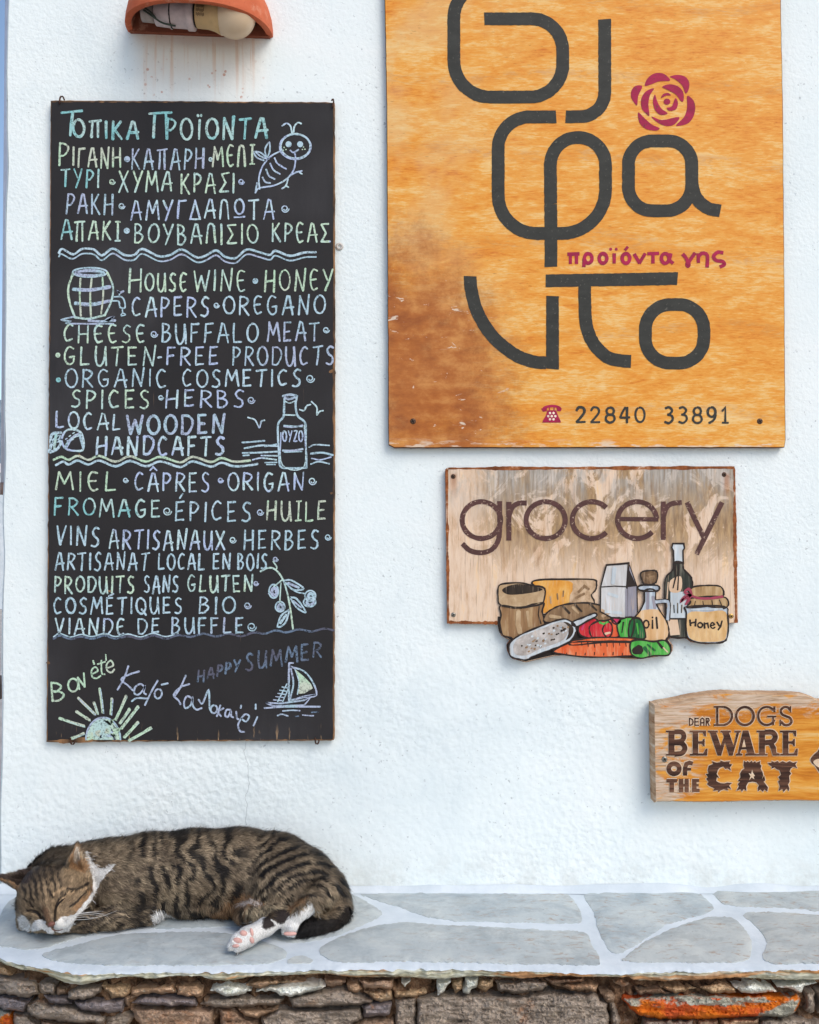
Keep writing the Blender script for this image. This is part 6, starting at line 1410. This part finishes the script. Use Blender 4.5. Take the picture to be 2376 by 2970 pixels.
    for axs in range(3):
        o = np.zeros(3, int); o[axs] = 1
        s0 = sg[:N[0] - o[0], :N[1] - o[1], :N[2] - o[2]]; s1 = sg[o[0]:, o[1]:, o[2]:]
        e = np.argwhere(s0 != s1); u, w = (axs + 1) % 3, (axs + 2) % 3
        e = e[(e[:, u] > 0) & (e[:, w] > 0) & (e[:, u] < N[u] - 1) & (e[:, w] < N[w] - 1)]
        du, dw = np.eye(3, dtype=int)[u], np.eye(3, dtype=int)[w]
        q = np.stack([vid[tuple((e - du - dw).T)], vid[tuple((e - dw).T)], vid[tuple(e.T)], vid[tuple((e - du).T)]], -1)
        fl = sg[tuple(e.T)]; q[~fl] = q[~fl][:, ::-1]; quads.append(q)
    Q = np.vstack(quads); Q = Q[(Q >= 0).all(1)]
    # a little relaxation
    for _ in range(2):
        s = np.zeros_like(V); k = np.zeros(len(V))
        for a, b in ((0, 1), (1, 2), (2, 3), (3, 0)):
            for i, j in ((a, b), (b, a)): np.add.at(s, Q[:, i], V[Q[:, j]]); np.add.at(k, Q[:, i], 1)
        V = .5 * V + .5 * s / k[:, None]
    fn_ = np.cross(V[Q[:, 2]] - V[Q[:, 0]], V[Q[:, 3]] - V[Q[:, 1]])
    VN = np.zeros_like(V)
    for i in range(4): np.add.at(VN, Q[:, i], fn_)
    VN /= np.maximum(np.linalg.norm(VN, axis=1), 1e-12)[:, None]

    Z1, Z2, Z5 = T(0, 2400, 3.8333), T(600, 2480, 3.75), T(0, 2350, 1.5682)
    c = lambda *a: np.array(srgb(*a)[:3])
    BROWN, LIGHT, DARK, WARM, WHITE = c(104, 90, 74), c(180, 160, 132), c(28, 25, 25), c(178, 132, 90), c(240, 238, 234)
    poly = lambda tr, pts: tr(catmull(pts, 4, True))
    white = [poly(Z1, [(930, 320), (960, 262), (1000, 330), (1100, 450), (1240, 402), (1272, 420), (1140, 580), (1068, 720), (1010, 830), (900, 950), (830, 1030), (770, 1150), (640, 1170), (600, 1110), (620, 1050), (690, 1000), (800, 985), (900, 870), (1000, 760), (1030, 640), (990, 450)]),
             poly(Z1, [(360, 1085), (440, 1030), (480, 1036), (530, 1090), (600, 1130), (600, 1185), (530, 1175), (470, 1130), (430, 1150), (366, 1150)]),
             poly(Z5, [(676, 500), (708, 440), (770, 468), (784, 500)]),
             poly(Z2, [(640, 668), (560, 690), (440, 745), (310, 840), (200, 940), (210, 1060), (340, 1060), (520, 1010), (700, 880), (790, 790), (790, 740), (720, 700)]),
             poly(Z1, [(225, 1010), (290, 995), (330, 1050), (344, 1150), (270, 1150), (230, 1070)]),
             poly(Z2, [(1120, 500), (1060, 560), (960, 630), (840, 690), (770, 780), (760, 880), (900, 920), (1000, 880), (1030, 760), (1100, 690), (1180, 640), (1160, 560)])]
    hock = [poly(Z2, [(700, 620), (770, 585), (860, 600), (900, 650), (880, 700), (800, 740), (720, 700)]), poly(Z2, [(650, 670), (690, 680), (720, 730), (750, 760), (640, 810), (604, 740)])]
    tailp = poly(Z2, [(1500, 540), (1640, 640), (1540, 800), (1200, 900), (1040, 920), (970, 870), (1020, 750), (1120, 670), (1250, 690), (1400, 660)])
    facepoly = poly(Z1, [(230, 700), (330, 520), (480, 440), (640, 460), (760, 480), (930, 420), (1010, 560), (1050, 660), (1000, 800), (800, 1000), (620, 1140), (420, 1060), (260, 980), (205, 850)])
    darklines = [(Z1, [(736, 714), (830, 718), (900, 690), (970, 650)], 4.2), (Z1, [(606, 1050), (612, 940), (640, 838), (720, 766)], 3.4), (Z1, [(750, 905), (830, 850), (910, 770), (1000, 700)], 2.6), (Z1, [(330, 938), (396, 930), (440, 962), (470, 1030)], 3.2),
                 (Z1, [(360, 760), (350, 850), (390, 900)], 3.0), (Z1, [(560, 740), (590, 800)], 3.0), (Z1, [(596, 1104), (640, 1080), (720, 1100)], 1.0), (Z1, [(480, 1000), (510, 1060)], 2.0), (Z1, [(360, 1010), (330, 1050)], 2.0)]
    lightlines = [(Z1, [(660, 850), (720, 770), (780, 740), (940, 690)], 4), (Z1, [(310, 970), (380, 960), (430, 990)], 3.5), (Z1, [(600, 770), (680, 710), (760, 690)], 3.0)]
    warmp = [poly(Z1, [(790, 910), (900, 800), (1000, 720), (1030, 640), (1040, 720), (980, 810), (870, 930), (820, 960)]), poly(Z1, [(840, 200), (890, 330), (980, 460), (900, 520), (760, 440), (800, 300)]), poly(Z1, [(0, 575), (120, 600), (220, 660), (215, 730), (120, 640), (0, 610)]),
             poly(Z5, [(1060, 390), (1100, 370), (1180, 400), (1200, 420), (1100, 440), (1050, 470), (960, 480), (1000, 430)]), poly(Z2, [(860, 560), (980, 480), (1080, 440), (1060, 500), (960, 580), (880, 600)])]
    def coat(px, py):
        px, py = np.asarray(px, float), np.asarray(py, float)
        n1, n2 = vnoise(px / 34, py / 30, 61), vnoise(px / 9, py / 9, 62)
        lerp = lambda A, B, t: A * (1 - t[..., None]) + B * t[..., None]
        col = lerp(BROWN[None], LIGHT[None], np.clip(.28 + .8 * (n1 - .45) + .9 * (n2 - .5), 0, 1))
        col = lerp(col, WARM[None], .30 * sstep(2560, 2660, py) * sstep(520, 640, px) * (1 - sstep(700, 760, px)))
        face = inside(px, py, facepoly)
        # flank bars
        ph = (px + 34 * (vnoise(px / 60, py / 45, 63) - .5) * 2 - .20 * (py - 2530)) / 45 * 2 * math.pi
        bars = sstep(.44, .70, .5 + .5 * np.cos(ph)) * sstep(.22, .36, vnoise(px / 40, py / 26, 64)) * sstep(330, 400, px) * (1 - sstep(680, 760, px))
        r = np.hypot(px - 905, (py - 2668) * 1.05) + 10 * (vnoise(px / 40, py / 40, 65) - .5) * 2
        hip = sstep(.42, .62, .5 + .5 * np.cos((r - 50) / 25.5 * 2 * math.pi)) * sstep(690, 760, px) * sstep(30, 70, r) * (1 - sstep(2640, 2670, py)) * sstep(.18, .4, vnoise(px / 30, py / 30, 66))
        back = 1 - sstep(6, 34, py - np.interp(px, [96, 160, 236, 357, 415, 676, 797, 880, 957, 995, 1027], [2510, 2458, 2436, 2430, 2414, 2398, 2414, 2458, 2516, 2592, 2650]))
        nape = sstep(2590, 2540, py) * (1 - sstep(190, 230, px)) * ~face
        arm = sstep(.5, .72, .5 + .5 * np.cos((py + .45 * px + 14 * (vnoise(px / 30, py / 30, 67) - .5)) / 21 * 2 * math.pi)) * sstep(2600, 2630, py) * sstep(190, 230, px) * (1 - sstep(430, 470, px))
        shade = sstep(14, 4, dline(px, py, [(418, 2540), (425, 2600), (420, 2660)]))  # line of shade beside the foreleg, darkened into the coat colour
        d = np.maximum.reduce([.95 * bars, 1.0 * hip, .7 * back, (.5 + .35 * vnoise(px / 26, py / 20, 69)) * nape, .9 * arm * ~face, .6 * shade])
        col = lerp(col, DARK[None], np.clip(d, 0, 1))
        # face
        vx, vy = px - 149, py - 2683; v = -.255 * vx - .966 * vy; u = .966 * vx - .255 * vy
        fs = sstep(.45, .8, .5 + .5 * np.cos((u + 10 * (vnoise(px / 13, py / 13, 68) - .5)) / (14 + .03 * v) * 2 * math.pi)) * sstep(58, 80, v) * (1 - sstep(150, 175, v)) * (1 - sstep(52, 70, np.abs(u)))
        fcol = lerp(c(108, 90, 70)[None], c(164, 140, 110)[None], np.clip(n2 * .9, 0, 1)); fcol = lerp(fcol, DARK[None], np.clip(.85 * fs + .75 * sstep(105, 150, v) * (1 - sstep(45, 75, np.abs(u - 8))), 0, .9))
        fcol = lerp(fcol, c(104, 80, 60)[None], sstep(12, 6, dline(px, py, Z1([(500, 930), (540, 1040), (570, 1090)]))))
        col = np.where(face[..., None], fcol, col)
        for q in warmp: col = np.where(inside(px + 12 * (vnoise(px / 5, py / 5, 75) - .5), py + 12 * (vnoise(px / 5, py / 5, 76) - .5), q)[..., None], lerp(col, WARM[None], np.full(px.shape, .5)), col)
        for tr, q, w in lightlines: col = lerp(col, c(198, 166, 128)[None], .75 * sstep(w + 1.5, w - 1.5, dline(px, py, tr(q))))
        for tr, q, w in darklines: col = lerp(col, c(30, 24, 22)[None], .95 * sstep(w + 1.4, w - 1.0, dline(px, py, tr(q))))
        jj = inside(px + 6 * (n2 - .5), py + 6 * (n1 - .5), poly(Z2, [(440, 575), (640, 540), (820, 560), (860, 600), (700, 625), (640, 668), (470, 720), (420, 650)])); col = np.where(jj[..., None], lerp(col, c(190, 172, 142)[None], np.full(px.shape, .75)), col)
        for qq, w in (([(1300, 200), (1180, 330), (1240, 420)], 1.6), ([(400, 730), (376, 650), (410, 560)], 4.5), ([(455, 720), (440, 640), (480, 570)], 3.5), ([(520, 560), (700, 590), (840, 590)], 2.0)): col = lerp(col, DARK[None], .8 * sstep(w + 1.5, w - 1, dline(px, py, Z2(qq))))
        jj = inside(px + 6 * (n2 - .5), py, poly(Z2, [(340, 545), (410, 480), (540, 470), (590, 512), (440, 535)])); col = np.where(jj[..., None], lerp(col, c(214, 204, 198)[None], np.full(px.shape, .75)), col)
        q = poly(Z1, [(0, 545), (160, 530), (330, 470), (330, 640), (230, 660), (120, 600), (0, 575)]); col = np.where(inside(px, py, q)[..., None], c(66, 54, 48)[None], col)
        jx, jy = px + 5 * (vnoise(px / 7, py / 7, 71) - .5), py + 5 * (vnoise(px / 7, py / 7, 72) - .5)
        for i, q in enumerate(white): col = np.where(inside(jx, jy, q)[..., None], WHITE[None] * (.92 + .12 * n2[..., None]), col)
        for q in hock: col = np.where(inside(jx, jy, q)[..., None], c(52, 44, 42)[None], col)
        col = np.where(inside(jx, jy, tailp)[..., None], lerp(c(30, 27, 27)[None], c(70, 60, 52)[None], .5 * n2 * sstep(900, 1000, px)), col)
        q = poly(Z1, [(850, 240), (880, 330), (890, 390), (820, 400), (810, 330)]); col = np.where(inside(jx, jy, q)[..., None], c(214, 200, 184)[None], col)
        return col
    px, py = proj(V)
    me = bpy.data.meshes.new('body')
    me.from_pydata(V.tolist(), [], Q.tolist())
    me.polygons.foreach_set('use_smooth', np.ones(len(Q), bool))
    att = me.color_attributes.new('coat', 'FLOAT_COLOR', 'POINT')
    att.data.foreach_set('color', np.c_[coat(px, py) * .8, np.ones(len(V))].ravel().astype(np.float32))
    def fur_mat(name, rough, sheen):
        n = NT(name, rough, .25); a = n.node('ShaderNodeAttribute', attribute_name='coat')
        n.t.links.new(a.outputs['Color'], n.bsdf.inputs['Base Color'])
        return n.mat
    me.materials.append(fur_mat('cat_skin', .8, 0)); body = link('body', me, root)

    # ---- fur: tapered hairs laid along the coat
    A_, B_, C_, D_ = (V[Q[:, i]] for i in range(4))
    area = .5 * np.linalg.norm(fn_, axis=1); qn = fn_ / np.maximum(np.linalg.norm(fn_, axis=1), 1e-12)[:, None]
    cen = (A_ + B_ + C_ + D_) / 4; vis = (qn[:, 1] < .35) & (cen[:, 2] > ZB + .003) | (qn[:, 2] > .2)
    cx_, cy_ = proj(cen)
    headm = inside(cx_, cy_, poly(Z1, [(-40, 520), (330, 440), (640, 420), (780, 180), (900, 180), (1000, 450), (1060, 640), (1020, 820), (800, 1180), (500, 1200), (180, 1120), (190, 740), (-40, 640)])) & (cen[:, 1] < -.125)
    pawm = inside(cx_, cy_, white[3]) | inside(cx_, cy_, white[5]) | inside(cx_, cy_, hock[0]) | inside(cx_, cy_, white[1]) | inside(cx_, cy_, white[4])
    dens = np.where(headm, 2.4, np.where(pawm, 2.4, 1.0)) * vis * area
    nosec = Z1([(570, 1085)])[0]
    dens = np.where(np.hypot(cx_ - nosec[0], cy_ - nosec[1]) < 7, 0, dens)
    NH = 140000
    fi = RNG.choice(len(Q), NH, p=dens / dens.sum())
    u, v = RNG.random((NH, 1)), RNG.random((NH, 1))
    root_p = A_[fi] * (1 - u) * (1 - v) + B_[fi] * u * (1 - v) + C_[fi] * u * v + D_[fi] * (1 - u) * v
    nv = VN[Q[fi]]; nrm = nv[:, 0] * (1 - u) * (1 - v) + nv[:, 1] * u * (1 - v) + nv[:, 2] * u * v + nv[:, 3] * (1 - u) * v
    nrm /= np.linalg.norm(nrm, axis=1)[:, None]
    hx, hy = proj(root_p); hm, pm = headm[fi], pawm[fi]; tm = inside(hx, hy, tailp)
    fl = np.stack([np.full(NH, 1.0), np.zeros(NH), np.full(NH, -.55)], -1)
    hp = hx > 730; fl[hp] = [.55, -.1, -.8]
    lowb = (hy > 2610) & (hx > 440) & (hx < 720); fl[lowb] = [.25, -.25, -1]
    fh = np.stack([hx - nosec[0], np.zeros(NH) + 14, -(hy - nosec[1])], -1); fl[hm] = fh[hm] / np.linalg.norm(fh[hm], axis=1)[:, None]
    ft = inside(hx, hy, white[3]); fl[ft] = [-.8, -.4, -.5]; ft = inside(hx, hy, white[5]); fl[ft] = [-.6, -.3, -.8]; fl[tm] = [-1, -.2, -.25]
    cl = np.stack([vnoise(hx / 11, hy / 11, 81) - .5, vnoise(hx / 11, hy / 11, 82) - .5, vnoise(hx / 11, hy / 11, 83) - .5], -1)
    fl = fl / np.linalg.norm(fl, axis=1)[:, None] + cl * np.where(hm | pm, .45, .75)[:, None] + RNG.normal(size=(NH, 3)) * np.where(hm | pm, .12, .2)[:, None]
    tg = fl - nrm * (fl * nrm).sum(1)[:, None]; tg /= np.maximum(np.linalg.norm(tg, axis=1), 1e-9)[:, None]
    ln = np.where(hm, .0048, np.where(pm, .0026, np.where(tm, .008, .0088))) * RNG.uniform(.6, 1.25, NH)
    bib = inside(hx, hy, white[0]); ln = np.where(bib, ln * .42, ln)
    nearnose = np.hypot(hx - nosec[0], hy - nosec[1]); ln = np.where(hm, ln * np.clip(nearnose / 70, .35, 1.15), ln)
    stray = (RNG.random(NH) < .05) & ~hm & ~pm; ln = ln * np.where(stray, 1.5, 1)
    lift = .35 * stray + np.where(hm | pm, .26, .46) + RNG.normal(size=NH) * .08
    mid = root_p + (tg * np.cos(lift)[:, None] + nrm * np.sin(lift)[:, None]) * (ln * .55)[:, None]
    tip = mid + (tg * np.cos(lift * .35)[:, None] + nrm * np.sin(lift * .35)[:, None]) * (ln * .5)[:, None]
    rp = root_p - nrm * .0006
    for q in (mid, tip): q[:, 2] = np.maximum(q[:, 2], ZB + .0032)
    wd = np.cross(tg, nrm) * (np.where(hm | pm, .00022, .00036) * RNG.uniform(.7, 1.3, NH))[:, None]
    HV = np.stack([rp - wd, rp + wd, mid - wd * .8, mid + wd * .8, tip], 1).reshape(-1, 3)
    base = np.arange(NH)[:, None] * 5
    loops = np.hstack([base + [0, 1, 3, 2], base + [2, 3, 4]]).ravel()
    hm_ = bpy.data.meshes.new('fur')
    hm_.vertices.add(len(HV)); hm_.vertices.foreach_set('co', HV.ravel())
    hm_.loops.add(len(loops)); hm_.loops.foreach_set('vertex_index', loops.astype(np.int32))
    hm_.polygons.add(2 * NH); hm_.polygons.foreach_set('loop_start', (np.arange(NH)[:, None] * 7 + [0, 4]).ravel().astype(np.int32))
    hm_.polygons.foreach_set('use_smooth', np.ones(2 * NH, bool))
    hm_.update(calc_edges=True)
    cc = coat(hx, hy); br = (np.clip(1 + .34 * RNG.normal(size=NH), .35, 2.1) * np.where(pm, 1, np.where(hm, .62 + .76 * vnoise(hx / 4.2, hy / 4.2, 92), (.58 + .86 * vnoise(hx / 6.5 + hy / 11, hy / 4.6, 91) ** 1.25))))[:, None]
    lum = cc.mean(1, keepdims=True); agouti = np.clip((.16 - lum) / .1, 0, 1) * (lum > .03)
    rc, tc = cc * .86 * br, cc * (1.05 + .75 * agouti * (RNG.random((NH, 1)) < .5)) * br
    col = np.stack([rc, rc, (rc + tc) / 2, (rc + tc) / 2, tc], 1).reshape(-1, 3)
    at = hm_.color_attributes.new('coat', 'FLOAT_COLOR', 'POINT'); at.data.foreach_set('color', np.c_[np.clip(col, 0, 1), np.ones(len(col))].ravel().astype(np.float32))
    hn = nrm + .35 * (tg * .3 + RNG.normal(size=(NH, 3)) * .35); hn /= np.linalg.norm(hn, axis=1)[:, None]
    hm_.normals_split_custom_set_from_vertices(np.repeat(hn, 5, 0).tolist())
    hm_.materials.append(fur_mat('cat_fur', .62, 0)); link('fur', hm_, root)

    # ---- small features
    def surf(qx, qy, y0=-.26, y1=-.05):
        ys = np.linspace(y0, y1, 240); p = P(np.full(240, qx), np.full(240, qy), ys)
        i = np.clip(np.round((p - lo) / H).astype(int), 0, N - 1); f = F[tuple(i.T)]; k = np.argmax(f < 0); return p[k]
    skin = lambda nm, a: plain(nm, srgb(*a), .5, .1, 200, 0, .4)
    pad, nosem, dk = skin('pink_pad_skin', (206, 160, 150)), skin('brick_nose_skin', (112, 72, 60)), M_DARK
    for (x, y), rx, rz, rot in (((400, 852), 11, 8.5, 20), ((336, 930), 13.5, 8, 15), ((318, 984), 12, 5.5, -5), ((490, 850), 5, 15, -10), ((490, 925), 6.5, 10, -25)):
        q = Z2([(x, y)])[0]; p = surf(*q); m = MB()
        from mathutils import Euler
        ellipsoid(m, p + [0, -.0005, 0], (rx * .00043, .0028, rz * .00043), Euler((0, math.radians(rot), 0)), 0, 18, 12); m.build('paw_pad', pad, root, True)
    q = Z2([(905, 856)])[0]; p = surf(*q); m = MB(); ellipsoid(m, p, (.0085, .003, .0026), None, 0, 18, 12); m.build('paw_pad', pad, root, True)
    p = surf(*nosec); m = MB(); ellipsoid(m, p + [0, .0008, .0006], (.0046, .0032, .0032), Euler((0, math.radians(-12), 0)), 0, 18, 12); m.build('nose', nosem, root, True)
    # closed eyelids
    for pts in ([(640, 880), (664, 838), (700, 800), (740, 775)], [(350, 940), (396, 930), (436, 955), (456, 1000)]):
        q = Z1(catmull(pts, 5)); m = MB(); pp = np.array([surf(a, b) for a, b in q]); pp[:, 1] = np.convolve(np.pad(pp[:, 1], 2, 'edge'), np.ones(5) / 5, 'valid') - .0034
        tube(m, pp, [.0003, .0010, .0010, .0003], 6); m.build('eyelid', dk, root, True)
    q = Z1(catmull([(576, 1112), (592, 1130), (640, 1146), (700, 1130)], 5)); m = MB(); pp = np.array([surf(a, b) for a, b in q]); pp[:, 1] -= .0016; tube(m, pp, [.0006, .0007, .0003], 6); m.build('mouth', skin('lip_skin', (120, 78, 66)), root, True)
    wh = plain('whisker', srgb(236, 232, 226), .4, .02)
    for i, (s, e, sag) in enumerate([((700, 1010), (1150, 930), 10), ((720, 1020), (1170, 965), 16), ((730, 1035), (1130, 985), 16), ((720, 1048), (1080, 1010), 14), ((690, 1000), (1300, 925), -10), ((735, 1026), (1200, 990), 22)]):
        a, b = Z1([s])[0], Z1([e])[0]; A, B = surf(*a) - [0, .001, 0], P(b[0], b[1], -.215)
        t = np.linspace(0, 1, 10)[:, None]; m = MB(); tube(m, A * (1 - t) + B * t + np.array([0, -.006, sag * .0004]) * (t * (1 - t) * 4), [.00028, .00022, .00008], 5); m.build('whisker', wh, root, True)
build_cat()
